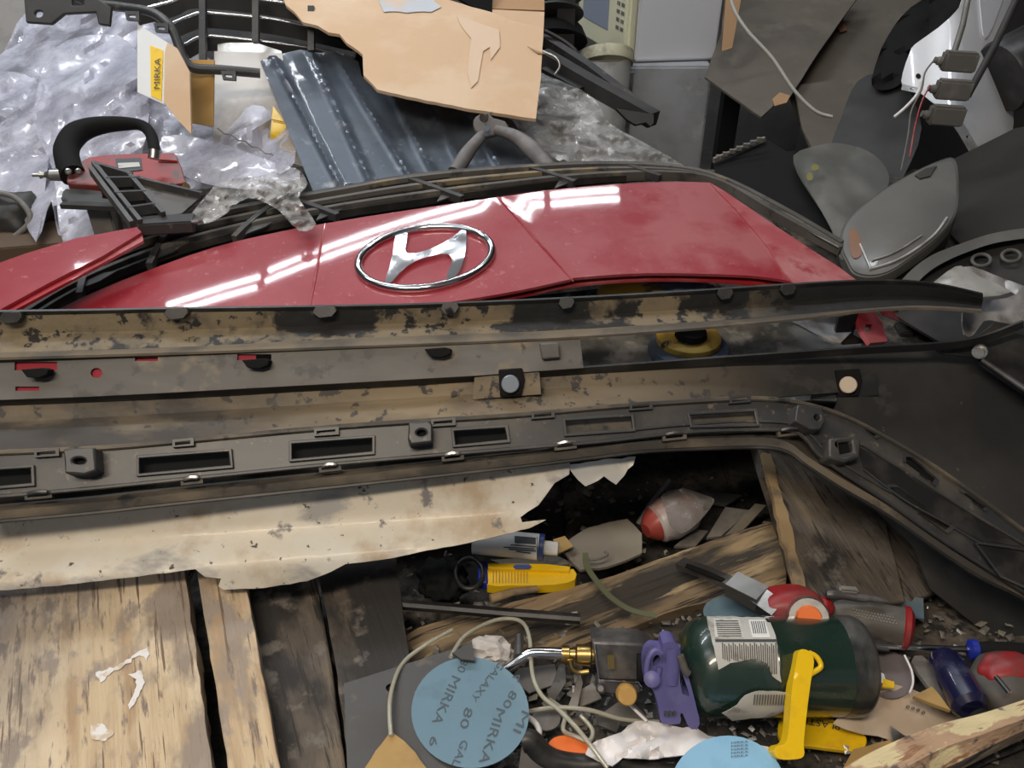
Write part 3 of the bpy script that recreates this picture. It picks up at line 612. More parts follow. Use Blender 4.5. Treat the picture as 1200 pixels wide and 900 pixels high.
# loose dirt and chips
def chips(name, n, m, size, zr, reg, label):
    bm = bmesh.new()
    while n:
        x = random.uniform(*reg[0]); y = random.uniform(*reg[1])
        if len(reg) > 2 and not inside(x, y, reg[2]): continue
        n -= 1; c = P(x, y, random.uniform(*zr)); k = random.uniform(*size); a = random.uniform(0, 6.3)
        nrm = Vector((random.uniform(-.5, .5), random.uniform(-.5, .5), 1)).normalized(); u = nrm.orthogonal().normalized(); u.rotate(Matrix.Rotation(a, 3, nrm)); w = nrm.cross(u)
        e = random.uniform(.25, 1); m4 = [c+u*k*sx*random.uniform(.6, 1)+w*k*e*sy*random.uniform(.5, 1) for sx, sy in ((-1, -1), (1, -1), (1, 1), (-1, 1))]
        t = bm.verts.new(c+nrm*k*.3); b4 = [bm.verts.new(q) for q in m4]
        bm.faces.new(b4[::-1])
        for i in range(4): bm.faces.new((b4[i], b4[(i+1) % 4], t))
    return link(name, bm, m, None, label, 'debris', kind='stuff')
reg = [(478, 790), (560, 700), (700, 690), (870, 690), (1000, 690), (1090, 700), (1200, 740), (1200, 840), (1000, 900), (420, 900)]
chips('grey_chips', 1500, M['scrapg'], (.002, .008), (.0, .035), ((420, 1200), (690, 900), reg), 'loose grey dirt chips strewn in the bench opening')
chips('brown_chips', 700, M['gcard'], (.002, .007), (.0, .04), ((420, 1200), (560, 900)), 'loose brown dirt crumbs strewn in the bench opening')
chips('pale_chips', 140, M['white2'], (.002, .005), (.02, .045), ((600, 1200), (700, 900)), 'pale paint flakes strewn in the bench opening')
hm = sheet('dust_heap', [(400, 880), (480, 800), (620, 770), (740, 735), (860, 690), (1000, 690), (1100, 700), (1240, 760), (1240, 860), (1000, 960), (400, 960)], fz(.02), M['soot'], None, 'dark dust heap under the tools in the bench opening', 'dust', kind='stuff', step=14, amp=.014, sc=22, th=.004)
M['basering'] = mat('scuffed_dark_base', (.022, .024, .024), .3, coat=.3, layers=[((.12, .115, .11), 20, .5, .68, (1, .4, .4))])
# propane cylinder
p0, p1 = W(798, 781, .885), W(1008, 780, .895); rC = .0505
cy = thing('gas_cylinder', (p0+p1)/2-Vector((0, 0, rC)), 'dark green gas cylinder with a torn white label lying on its side', 'gas cylinder')
lathe('tank', p0, p1, [(-.02, .010), (-.02, .018), (.0, .026), (.02, .036), (.06, .045), (.11, .0495), (.16, rC), (.45, rC), (.455, rC+.0006), (.47, rC+.0006), (.475, rC), (.86, rC), (.90, .049)], M['green'], cy, seg=48)
lathe('base_ring', p0, p1, [(.86, .0508), (.90, .0515), (.96, .0512), (.985, .049), (1, .046), (1.0, .040), (.97, .038)], M['basering'], cy, seg=48)
cf = fc(p0, p1, rC+.0008)
lb = sheet('torn_label', [(828, 722), (900, 723), (909, 745), (916, 800), (905, 792), (900, 778), (888, 772), (872, 774), (856, 777), (842, 785), (837, 760), (832, 740)], cf, M['label'], cy, step=6, th=.0004, rag=.8)
sheet('print_block', [(836, 724), (866, 724), (872, 747), (838, 747)], off(cf, -.0006), M['barcode'], lb, step=5, th=.0003)
sheet('bar_code', [(877, 726), (896, 726), (903, 747), (882, 747)], off(cf, -.0006), M['white'], lb, step=5, th=.0003)
rows = []
for i in range(8): rows.append(sheet('r', [(838.5+i*.4, 727+i*2.5), (865+i*.6, 727+i*2.5), (865.2+i*.6, 728+i*2.5), (838.7+i*.4, 728+i*2.5)], off(cf, -.0012), M['greyg'], lb, step=8, th=.0002))
merge_objs('fine_print', rows, lb)
sheet('dark_band', [(838, 749), (910, 749), (911, 752), (838.5, 752)], off(cf, -.0006), M['ink'], lb, step=6, th=.0003)
rows = []
for i in range(26): x_ = 846+i*2.5; rows.append(sheet('r', [(x_, 753+(i*7 % 5)), (x_+1.2, 753+(i*7 % 5)), (x_+2.0, min(772+(i*5 % 4)+max(0, (i-17)*2.6), 790)), (x_+.8, min(772+(i*5 % 4)+max(0, (i-17)*2.6), 790))], off(cf, -.0007), M['greyg'], lb, step=6, th=.0002))
merge_objs('upright_print_rows', rows, lb)
for i in range(7): sheet('code_bar', [(880+i*2.4, 728), (881.1+i*2.4, 728), (884+i*2.4, 742), (882.9+i*2.4, 742)], off(cf, -.0012), M['ink'], lb, step=5, th=.0002)
sheet('loose_label', [(873, 815), (888, 810), (925, 812), (924, 832), (905, 840), (880, 842), (858, 845), (846, 836), (864, 826)], off(fc(p0, p1, rC+.004), 0), M['label'], cy, step=6, th=.0005, rag=1, amp=.003, sc=50, label='curled lower label flap')
ll = bpy.data.objects['loose_label']; rows = []
for i in range(13): x_ = 884+i*3.2; rows.append(sheet('r', [(x_, 814), (x_+1.5, 814), (x_+.2, 826), (x_-1.3, 826)], fc(p0, p1, rC+.0075), M['greyg'], ll, step=8, th=.0002))
merge_objs('label_print', rows, ll)
# yellow trigger lever lying against the cylinder
yf = fp((935, 770, .835), (950, 890, .80), (910, 880, .80))
yl = thing('yellow_lever', W(930, 888, .80), 'bright yellow plastic lever with a ring leaning on the gas cylinder', 'lever')
sheet('lever_body', cr([(937, 762), (948, 763), (954, 775), (950, 800), (945, 840), (942, 870), (942, 886), (930, 890), (912, 889), (907, 880), (911, 874), (921, 870), (925, 850), (928, 810), (933, 778)], 3, True), yf, M['yellow'], yl, step=6, th=.016, bev=.0035)
tube('lever_ring', [W(x, y, yf(x, y)+.004) for x, y in cr([(948, 765), (957, 770), (962, 781), (953, 788), (946, 792)], 4)], .0028, M['yellow'], yl, seg=8)
yt = fz(.045)
yp = T('yellow_spreader', cr([(915, 840), (935, 836), (975, 842), (1008, 858), (1016, 866), (1012, 877), (1000, 880), (950, 874), (915, 868)], 3, True), yt, M['yellow'], 'flat yellow plastic tool with dark lettering beneath the gas cylinder', 'spreader', step=8, th=.006, bev=.001)
text('PLASTI', (985, 848), (946, 841), 8, yt, M['ink'], yp, lift=.001)
# torch: chrome tube, brass collar, grey block, amber knob
to = thing('torch_head', P(720, 820, .04), 'grey metal torch block with brass collar, chrome pipe and amber knob', 'torch')
td = lambda x, y: .885
tube('chrome_pipe', [W(x, y, .90) for x, y in cr([(590, 786), (603, 777), (616, 768), (628, 765), (660, 766)], 4)], .0062, M['chrome'], to, seg=14)
lathe('brass_collar', W(658, 767, .90), W(697, 768, .90), [(0, .007), (0, .0095), (.22, .0095), (.25, .007), (.4, .0075), (.45, .011), (.85, .0115), (.9, .009), (1, .009)], M['brass'], to, seg=20)
tube('brass_loop', [W(x, y, .885) for x, y in cr([(668, 773), (670, 782), (678, 788), (690, 787)], 4)], .0028, M['brass'], to)
sheet('body_block', [(694, 753), (752, 755), (766, 763), (772, 771), (766, 781), (763, 802), (752, 798), (701, 797)], lambda a, b: .866+.0002*(b-750), M['block'], to, step=10, th=.034, bev=.002)
sheet('lower_block', [(700, 797), (750, 800), (752, 810), (744, 817), (702, 812)], lambda a, b: .872, M['block'], to, step=10, th=.026, bev=.002)
tube('block_edge', [W(x, y, .865) for x, y in [(697, 755), (702, 797), (748, 799), (752, 805)]], .0008, M['chrome'], to, seg=6)
lathe('amber_knob', W(733, 812, .866), W(735, 815, .842), [(0, .0085), (.2, .0105), (.85, .0105), (1, .009)], M['knob'], to, seg=20)
lathe('side_screw', W(704, 807, .872), W(704, 807, .862), [(0, .005), (.8, .005), (1, .003)], M['block'], to, seg=12)
sheet('maker_plate', rect(712, 768, 720, 784), lambda a, b: .862, M['brass'], to, step=6, th=.002)
lathe('neck', W(745, 780, .878), W(772, 779, .878), [(0, .018), (.5, .018), (1, .012)], M['matte'], to, seg=20)
# violet gun
pg = thing('violet_hand_gun', P(795, 850, .03), 'violet plastic hand gun with a trigger loop beside the grey torch block', 'hand gun')
pf = lambda a, b: .845+.00015*(b-800)
sheet('gun_body', cr([(777, 755), (784, 752), (793, 755), (797, 766), (801, 780), (806, 790), (812, 812), (817, 832), (820, 848), (814, 856), (806, 850), (800, 836), (797, 838), (797, 848), (776, 848), (773, 836), (769, 818), (763, 806), (756, 800), (755, 785), (758, 770), (766, 763), (776, 764)], 2, True), pf, M['purple'], pg, step=6, th=.024, bev=.004,
      holes=[ell(769, 774, 4, 7, 12, .3), [(796, 782), (800, 790), (806, 808), (808, 816), (800, 814), (797, 800)]])
tube('gun_barrel', [W(787, 757, .846), W(788, 775, .848), (W(786, 800, .850))], [.009, .0095, .008], M['purple'], pg, seg=14)
tube('loop_guard', [W(x, y, .842) for x, y in cr([(776, 766), (768, 762), (760, 772), (758, 790), (764, 800), (770, 795), (773, 782)], 3)], .003, M['purple'], pg)
lathe('pivot', W(764, 796, .842), W(764, 796, .835), [(0, .008), (.8, .008), (1, .005)], M['purple'], pg, seg=16)
tube('trigger_lever', [W(x, y, .838) for x, y in cr([(797, 768), (803, 785), (807, 790)], 3)], .004, M['greyg'], pg)
for i in range(3): box('grip_mark', W(780+i*5, 836, .843), (.003, .002, .006), M['ink'], pg, bev=0)
# sanding discs
dp = fp((485, 830, .853), (615, 815, .856), (545, 895, .805))
def crinkle(f): return lambda x, y: f(x, y)+.0025*abs(noise.noise(Vector((x*.02, y*.02, 0))))*1+.00005*abs(x-551-.15*(y-835))
dk = crinkle(dp)
dc = sheet('sanding_disc', ell(551, 835, 69, 65, 48, .1), dk, M['blue'], None, 'large blue sanding disc printed with grit numbers over the dark steel plate', 'sanding disc', step=9, th=.0012)
M['print'] = mat('faded_print', (.085, .11, .14), .8)
prs = [('MIRKA', (530, 791), (506, 846), 11), ('GALAXY', (586, 774), (551, 818), 8), ('80', (541, 771), (535, 786), 9), ('80', (599, 808), (588, 827), 9), ('80', (545, 828), (538, 852), 10), ('MIRKA', (582, 829), (561, 893), 11), ('GAL', (541, 866), (529, 896), 9), ('6', (505, 862), (502, 873), 9), ('A', (600, 793), (607, 800), 8), ('MI', (612, 832), (601, 856), 10)]
ts = [text(s, a, b, h, dk, M['print'], dc, lift=.0008) for s, a, b, h in prs]
merge_objs('disc_print', ts, dc)
d2 = T('sanding_disc', ell(858, 716, 34, 19, 30), .055, M['blue'], 'small blue sanding disc half hidden behind the gas cylinder', 'sanding disc', step=8, th=.0012)
bf = fp((790, 900, .80), (918, 900, .80), (853, 862, .825))
d3 = sheet('sanding_disc', ell(853, 929, 69, 67, 48), bf, M['lblue'], None, 'light blue sanding disc at the bottom edge under the yellow lever', 'sanding disc', step=9, th=.0012)
# a lettered patch of the disc (unreadable print rows)
for i in range(5): text('MIRKA', (857, 872+i*4), (877, 870+i*4), 2.6, bf, M['print'], d3, lift=.0008)
# dark steel plate, ochre card
stp = fz(.0885)
T('steel_plate', [(403, 801), (530, 761), (553, 752), (556, 770), (560, 900), (430, 930), (408, 930)], stp, M['dsteel'], 'dark steel plate with a drilled hole under the large sanding disc', 'steel plate', step=14, th=.002, holes=[ell(458, 806, 6, 5, 14)])
T('ochre_card', [(458, 857), (480, 875), (504, 905), (424, 905), (440, 880)], fp((458, 857, .83), (500, 900, .80), (430, 900, .80)), M['ochre'], 'ochre card scrap with a bent corner at the bottom left of the sanding disc', 'card', step=9, rag=1, amp=.003, sc=30, th=.0012)
# clear hoses
def hose(pts, label, r=.0024, m='hose', z=.06, cat='hose'): return tube('clear_hose', [P(q[0], q[1], q[2] if len(q) > 2 else z) for q in cr([p if len(p) > 2 else (*p, z) for p in pts], 6)], r, M[m], None, label, cat)
hose([(458, 862, .10), (457, 820, .10), (470, 780, .09), (500, 755, .085), (530, 738, .08)], 'clear hose looping over the drilled steel plate at left', z=.08)
hose([(528, 770, .10), (545, 745, .09), (580, 727, .08), (608, 727, .08), (620, 745, .09), (624, 790, .10), (635, 815, .10), (655, 832, .10), (680, 858, .10), (712, 900, .09)], 'long clear hose looping from the large sanding disc over the chrome pipe')
hose([(618, 834, .07), (650, 829, .08), (690, 832, .08), (730, 843, .07), (772, 846, .06)], 'clear hose running right toward the violet hand gun')
hose([(645, 820, .06), (662, 835, .075), (660, 855, .075), (672, 862, .07), (690, 868, .07), (694, 855, .07), (680, 838, .075)], 'short clear hose coiled in a loop behind the orange plastic')
tube('pale_ring', [P(*q, .07) for q in cr([(618, 840), (628, 848), (632, 860), (622, 866), (610, 860)], 5)], .003, M['cloth'], None, 'small pale ring beside the right edge of the large sanding disc', 'ring')
# cloth, orange thing, black rubber
T('white_cloth', cr([(686, 884), (700, 868), (728, 858), (745, 845), (770, 846), (800, 853), (815, 850), (830, 862), (900, 875), (910, 890), (850, 892), (800, 885), (760, 890), (730, 888), (718, 897)], 2, True), fp((700, 880, .825), (880, 880, .83), (760, 850, .86)), M['cloth'], 'crumpled white cloth between the orange plastic and the light blue disc', 'cloth', step=6, amp=.016, sc=45, th=.001, crease=1)
T('orange_scoop', cr([(643, 870), (655, 862), (680, 862), (690, 872), (686, 886), (660, 886), (646, 880)], 3, True), lambda a, b: .855-.0006*(b-870), M['orange'], 'bright orange plastic scrap above the black rubber edge', 'plastic scrap', step=6, th=.008, bev=.002)
tube('black_rubber_strip', [W(x, y, .835) for x, y in cr([(612, 868), (622, 868), (635, 883), (655, 893), (690, 897), (720, 893), (745, 900), (800, 905)], 4)], .011, M['black'], None, 'curved black rubber edging along the bottom below the orange scrap', 'rubber strip', seg=12)
T('black_rubber_mat', [(612, 868), (640, 892), (700, 898), (790, 893), (800, 930), (604, 930)], lambda a, b: .838-.0003*(b-870), M['black'], 'black rubber mat at the bottom edge below the white cloth', 'rubber mat', step=10, th=.004)
# scrap plates between torch and discs
G_ = 'grey metal offcuts around the torch'
for lab, pts, z in [('dark curved metal offcut left of the brass collar', [(640, 820), (655, 780), (662, 775), (663, 800), (648, 825)], .06), ('grey pointed offcut below the brass collar', [(665, 830), (680, 790), (683, 800), (676, 832)], .07), ('pale triangular offcut below the amber knob', [(697, 838), (728, 846), (722, 858), (702, 850)], .07), ('grey rounded offcut behind the pointed one', [(668, 815), (695, 800), (705, 818), (680, 828)], .06), ('dark triangular offcut under the amber knob', [(700, 840), (735, 815), (762, 845), (730, 850)], .055), ('round brown grey washer left of the coiled hose', ell(640, 842, 17, 14, 16), .05), ('grey flat offcut above the torch block', [(690, 748), (705, 740), (730, 745), (755, 752), (700, 754)], .05), ('pale grey plate behind the chrome pipe', [(598, 795), (608, 783), (650, 778), (655, 800), (620, 812)], .04)]:
    T('metal_offcut', pts, z, random.choice([M['scrapg'], M['dsteel'], M['greyB']]), lab, 'metal offcut', step=8, th=.002, amp=.003, sc=30, group=G_)
tube('white_rod', [P(735, 823, .085), P(758, 845, .08)], .0016, M['cloth'], None, 'thin white rod below the amber knob', 'rod')
lump('pale_crumple', P(573, 765, .09), (.020, .014, .012), M['paperw'], None, 'pale crumpled paper above the large sanding disc', 'paper', amp=.5, sc=3, crease=True, sub=3)
tube('dark_bolt', [P(608, 770, .10), P(608, 745, .10)], [.006, .004], M['block'], None, 'small dark bolt beside the chrome pipe', 'bolt')
T('dark_wedge', [(530, 765), (553, 751), (556, 774), (540, 772)], .11, M['dsteel'], 'dark pointed metal wedge above the large sanding disc', 'metal offcut', step=8, th=.003)
# red angle grinder and its arm
gr = thing('air_grinder', P(930, 725, .05), 'red air grinder with steel arm lying behind the gas cylinder', 'grinder')
bar('arm', [P(797, 660, .075), P(830, 672, .09), P(862, 686, .10)], .016, .008, M['block'], gr)
sheet('arm_slot', [(805, 660), (828, 668), (850, 678), (846, 681), (824, 672), (803, 664)], fz(.102), M['matte'], gr, step=8, th=.002)
bar('steel_housing', [P(857, 684, .11), P(893, 702, .115)], .026, .018, M['steel'], gr)
bar('steel_plate', [P(890, 716, .11), P(905, 700, .115)], .030, .016, M['steel'], gr)
lump('red_head', P(928, 712, .105), (.038, .026, .024), M['redpl'], gr, amp=.10, sc=1.4)
lathe('white_ring', P(945, 722, .112), P(948, 724, .135), [(0, .022), (.6, .022), (1, .020)], M['steel'], gr, seg=24)
lathe('orange_hub', P(947, 724, .130), P(949, 725, .140), [(0, .015), (1, .012)], M['orange'], gr, seg=20)
lump('red_shoulder', P(963, 712, .10), (.014, .012, .012), M['redpl'], gr, amp=.1)
# grey grip with red end
gg = thing('grey_grip', P(1020, 755, .045), 'grey textured tool grip with a red end cap right of the red grinder', 'tool grip')
a, b = P(975, 718, .08), P(1066, 737, .085)
lathe('grip', a, b, [(-.1, .010), (.0, .013), (.15, .018), (.4, .0215), (.8, .0215), (.9, .0225)], M['greyg'], gg, seg=24)
lathe('end_cap', a, b, [(.9, .0225), (.92, .0245), (.98, .024), (1.03, .018)], M['redpl'], gg, seg=24)
gfn = fc(a, b, .0218)
bm = bmesh.new()
for i in range(14):
    for j in range(3):
        x = 1000+i*3.6+j*1.8; y = 714+j*3.6+i*.75; d = gfn(x, y); c = W(x, y, d)
        bmesh.ops.create_icosphere(bm, subdivisions=1, radius=.0011, matrix=Matrix.Translation(c))
link('grip_dimples', bm, M['scrapg'], gg)
tube('black_snips', [P(x, y, .115) for x, y in cr([(968, 697), (985, 697), (1005, 700), (1025, 702), (1040, 705)], 3)], [.004, .006, .006, .005, .005, .005, .005, .005, .004, .004, .003, .002, .001][:13], M['block'], None, 'dark curved tool jaw above the grey grip', 'tool jaw')
box('pale_stub', P(994, 692, .12), (.020, .009, .008), M['scrapg'], None, 'small pale grey stub beside the dark tool jaw', 'metal stub', rz=-.1)
T('blue_sheet', [(1008, 694), (1082, 701), (1083, 725), (1062, 722), (1040, 712), (1012, 706)], .055, M['dblue'], 'dull blue sheet behind the grey grip', 'plastic sheet', step=9, th=.002)
# screwdriver
sd = thing('screwdriver', P(1090, 765, .04), 'long steel screwdriver with a blue collar and dark handle', 'screwdriver')
a, b = P(1000, 752, .075), P(1134, 761, .075)
bar('blade', [P(1000, 751, .078), P(1040, 757, .076)], .014, .003, M['dsteel'], sd)
lathe('shaft', P(1030, 757, .076), b, [(0, .0030), (1, .0034)], M['chrome'], sd, seg=14)
lathe('collar', b, P(1146, 762, .075), [(0, .007), (.2, .011), (.8, .0115), (1, .009)], mat('blue_collar', (.015, .03, .30), .4), sd, seg=18)
lathe('handle', P(1146, 762, .075), P(1200, 766, .075), [(0, .008), (.2, .0105), (1, .0115)], M['matte'], sd, seg=18)
# grey discs, scraps right of the cylinder
T('grey_disc', ell(1040, 790, 33, 27, 26, .5), fz(.055), mat('worn_grey_felt', (.17, .145, .15), .85), 'worn grey felt disc right of the gas cylinder', 'felt disc', step=9, th=.004)
T('grey_scraper', cr([(1068, 775), (1080, 768), (1098, 786), (1118, 818), (1105, 826), (1088, 805)], 2, True), .06, M['scrapg'], 'grey worn scraper between the felt disc and the navy bottle', 'scraper', step=8, th=.005)
tube('white_cable', [P(x, y, .075) for x, y in cr([(1060, 768), (1068, 785), (1070, 800), (1066, 812)], 4)], .0012, M['cloth'], None, 'thin pale cable end over the grey felt disc', 'cable')
T('white_scrap', cr([(1008, 766), (1014, 768), (1022, 782), (1036, 790), (1035, 800), (1015, 796)], 2, True), .068, M['white'], 'curled white scrap touching the right end of the gas cylinder', 'paper scrap', step=6, th=.001, amp=.002, sc=60)
T('yellow_scrap', [(1035, 795), (1048, 799), (1048, 806), (1034, 805)], .07, M['yellow'], 'tiny yellow scrap on the beige paper', 'plastic scrap', step=5, th=.002)
bp = fp((990, 850, .88), (1150, 850, .91), (1040, 790, .93))
T('beige_paper', cr([(1008, 770), (1030, 795), (1070, 808), (1100, 822), (1148, 842), (1130, 858), (1100, 862), (1080, 880), (1050, 900), (1045, 868), (1010, 860), (976, 848), (992, 835), (1005, 815)], 2, True), bp, M['beige'], 'crumpled beige abrasive paper with faded print right of the gas cylinder', 'paper', step=8, amp=.010, sc=16, th=.0012)
pb = bpy.data.objects['beige_paper']
for x_, y_ in ((1064, 828), (1070, 830), (1076, 832), (1082, 835), (1130, 851)): sheet('faded_mark', ell(x_, y_, 2.3, 1.8, 8), off(bp, -.012), M['greyg'], pb, step=4, th=.0003, holes=[ell(x_, y_, 1.1, .8, 6)])
T('clear_film_scrap', [(1043, 850), (1060, 862), (1080, 866), (1070, 880), (1048, 884)], off(bp, -.012), M['steel'], 'shiny film scrap on the lower edge of the beige paper', 'film scrap', step=6, th=.0006, amp=.004, sc=60, crease=1)
T('amber_wedge', [(1070, 815), (1092, 804), (1100, 812), (1115, 832), (1095, 825)], .075, M['ochre'], 'amber plastic wedge between the beige paper and the navy bottle', 'wedge', step=8, th=.006, bev=.001)
T('ochre_board', [(988, 900), (1000, 878), (1045, 866), (1050, 885), (1030, 905)], .05, M['ochre'], 'ochre board scrap below the beige paper', 'card', step=8, th=.003, rag=.7)
nb = thing('navy_bottle', P(1125, 835, .04), 'navy blue plastic bottle lying right of the beige paper', 'bottle')
lathe('bottle_body', P(1103, 768, .08), P(1140, 832, .085), [(-.02, .010), (0, .013), (.1, .0165), (.5, .0185), (.9, .019), (1, .014)], M['navy'], nb, seg=24)
lathe('cap', P(1144, 838, .085), P(1158, 856, .085), [(0, .011), (1, .011)], M['matte'], nb, seg=16)
rg = thing('red_reel_tool', P(1185, 815, .04), 'red and grey round tool body at the right edge above the rail', 'power tool')
lump('round_body', P(1185, 806, .08), (.040, .040, .028), M['greyg'], rg, amp=.08, sc=1.2)
lump('red_shell', P(1186, 790, .092), (.034, .024, .020), M['redpl'], rg, amp=.12, sc=1.4)
tube('steel_lever', [P(1167, 793, .118), P(1183, 812, .118)], .0026, M['chrome'], rg)
lump('red_base', P(1192, 822, .075), (.022, .016, .015), M['redpl'], rg, amp=.15)
# ---------------- upper left of the opening
ct = thing('grease_cartridge', P(610, 655, .04), 'white and blue printed cartridge half under the torn metal strip', 'cartridge')
a, b = P(555, 634, .075), P(640, 642, .075)
lathe('cartridge_tube', a, b, [(0, .016), (.9, .0165)], M['white'], ct, seg=24)
lathe('blue_band', a, b, [(.90, .0168), (.97, .0168)], mat('blue_band', (.03, .06, .22), .4), ct, seg=24)
lathe('white_cap', a, b, [(.97, .009), (1.16, .0085), (1.17, .007)], M['white'], ct, seg=18)
cf2 = fc(a, b, .0168)
sheet('dark_printed_patch', [(603, 628), (628, 630), (628, 638), (603, 636)], off(cf2, -.0005), M['ink'], ct, step=5, th=.0003)
for k, (a_, b_) in enumerate(((598, 628), (590, 626), (596, 628), (605, 622))): sheet('print_row', [(a_, 638+k*2.6), (b_, 640+k*2.6), (b_, 641.2+k*2.6), (a_, 639.2+k*2.6)], off(cf2, -.0006), M['ink'], ct, step=5, th=.0003)
for k in range(2): sheet('print_ring', [(629+k*3, 629), (630+k*3, 629), (630+k*3, 656), (629+k*3, 656)], off(cf2, -.0006), M['ink'], ct, step=5, th=.0003)
yc = thing('yellow_cutter', P(620, 685, .03), 'yellow utility knife with a blue slider under the cartridge', 'utility knife')
sheet('handle_body', cr([(570, 667), (600, 668), (650, 668), (672, 667), (674, 679), (650, 685), (600, 686), (571, 685)], 2, True), fz(.055), M['yellow'], yc, step=7, th=.014, bev=.003)
for i in range(12): bar('grip_groove', [P(578+i*3.6, 669, .0555), P(578+i*3.6, 683, .0555)], .001, .001, M['ochre'], yc)
sheet('upper_arm', [(572, 660), (640, 661), (668, 664), (667, 669), (600, 667), (572, 666)], fz(.06), M['yellow'], yc, step=7, th=.006)
box('blue_slider', P(612, 664, .063), (.022, .007, .005), mat('blue_slider', (.08, .12, .35), .5), yc)
sheet('blue_end', [(560, 656), (571, 657), (572, 683), (560, 682)], fz(.058), bpy.data.materials['blue_collar'], yc, step=7, th=.014, bev=.003)
T('chipboard_scrap', [(655, 640), (690, 618), (735, 608), (752, 625), (752, 648), (735, 656), (712, 664), (680, 668)], .05, M['gcard'], 'grey chipboard scrap right of the cartridge', 'board scrap', step=10, th=.004, rag=1)
T('chipboard_scrap', [(575, 656), (610, 654), (650, 650), (672, 660), (640, 664), (590, 662)], .03, M['gcard'], 'grey chipboard scrap beneath the yellow knife', 'board scrap', step=10, th=.003)
T('ochre_scrap', [(648, 632), (662, 628), (672, 640), (655, 648)], .06, M['ochre'], 'small ochre card scrap at the cap of the cartridge', 'card', step=7, th=.002)
tube('dark_rod', [P(x, y, z) for x, y, z in [(470, 708, .075), (530, 713, .08), (600, 719, .08), (680, 725, .08)]], 1, M['black'], None, 'long black rod lying on the beam', 'rod', sec=[(-.005, -.004), (.005, -.004), (.006, .003), (.002, .005), (-.005, .003)], up=Vector((0, 0, 1)))
tube('wood_stick', [P(575, 702, .06), P(600, 694, .06), (P(630, 690, .06))], [.006, .005, .004], M['paleend'], None, 'short pale wood stick behind the black rod', 'stick')
tube('green_strap', [P(x, y, .075) for x, y in cr([(686, 648), (688, 664), (700, 682), (716, 700), (740, 715), (770, 722)], 5)], 1, mat('olive_strap', (.13, .14, .08), .7), None, 'thin olive green strap curling over the beam', 'strap', sec=[(-.0035, -.0006), (.0035, -.0006), (.0035, .0006), (-.0035, .0006)], up=Vector((0, 0, 1)))
tube('strap_clip', [P(x, y, .07) for x, y in cr([(684, 650), (690, 655), (702, 655), (712, 650), (708, 646)], 4)], .0016, M['scrapg'], None, 'small wire hook at the top of the green strap', 'hook')
bt = thing('wrapped_bottle', P(795, 625, .01), 'reddish bottle wrapped in clear film in the dark behind the beam', 'bottle')
lathe('bottle_body', P(762, 618, .05), P(815, 592, .06), [(-.05, .008), (0, .014), (.15, .026), (.4, .030), (.8, .028), (1, .018)], mat('pale_pink_bottle', (.40, .25, .22), .3, layers=[((.55, .50, .48), 10, .5, .6), ((.30, .05, .04), 14, .56, .64)], coat=.5), bt, seg=28)
lathe('red_nose', P(757, 622, .05), P(772, 613, .052), [(0, .010), (.4, .019), (1, .0255)], mat('dull_red_plastic', (.36, .06, .045), .35), bt, seg=28)
M['film2'] = mat('smoky_film', (.32, .29, .27), .18, alpha=.35, coat=.3, bump=(.8, 40, .004))
sheet('film_wrap', cr([(775, 580), (800, 572), (825, 580), (837, 585), (832, 596), (818, 612), (800, 625), (785, 615), (780, 596)], 2, True), off(fz(.085), 0), M['film2'], bt, step=6, th=.0006, amp=.008, sc=50, crease=1)
tube('grey_stick', [P(748, 614, .03), P(762, 592, .05), P(785, 562, .08)], .004, M['scrapg'], None, 'grey stick leaning left of the wrapped bottle', 'stick')
for lab, pts, z in [('grey slat right of the wrapped bottle', [(828, 630), (850, 594), (880, 598), (845, 628)], .04), ('brown slat beside the dark end of the beam', [(845, 632), (885, 590), (898, 592), (870, 622)], .045), ('grey chip under the wrapped bottle', [(790, 640), (815, 620), (830, 622), (815, 640)], .03), ('dark board scrap at the back of the opening', [(800, 570), (870, 580), (850, 592), (790, 580)], .01)]:
    T('board_scrap', pts, z, M['gcard'] if 'brown' in lab else M['scrapg'], lab, 'board scrap', step=9, th=.004, amp=.002)
tube('dark_ring', [P(x, y, .06) for x, y in ell(550, 672, 16, 18, 20)], .003, M['black'], None, 'dark thin hoop left of the yellow knife', 'hoop', closed=True)
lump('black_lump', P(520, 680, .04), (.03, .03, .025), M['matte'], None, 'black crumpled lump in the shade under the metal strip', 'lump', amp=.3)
M['smear'] = mat('white_paint', (.72, .70, .68), .5, layers=[((.55, .44, .32), 60, .5, .6)])
for p in ([(112, 788), (140, 778), (160, 765), (175, 757), (172, 775), (163, 768), (145, 780), (125, 792), (118, 800)], [(150, 790), (166, 786), (170, 800), (160, 818), (152, 832), (150, 826), (158, 808), (160, 796)], [(106, 850), (120, 848), (134, 858), (124, 868), (108, 866)]):
    sheet('white_paint_smear', p, off(fz(Z), -.0014), M['smear'], bench, step=4, th=.0003, rag=2)
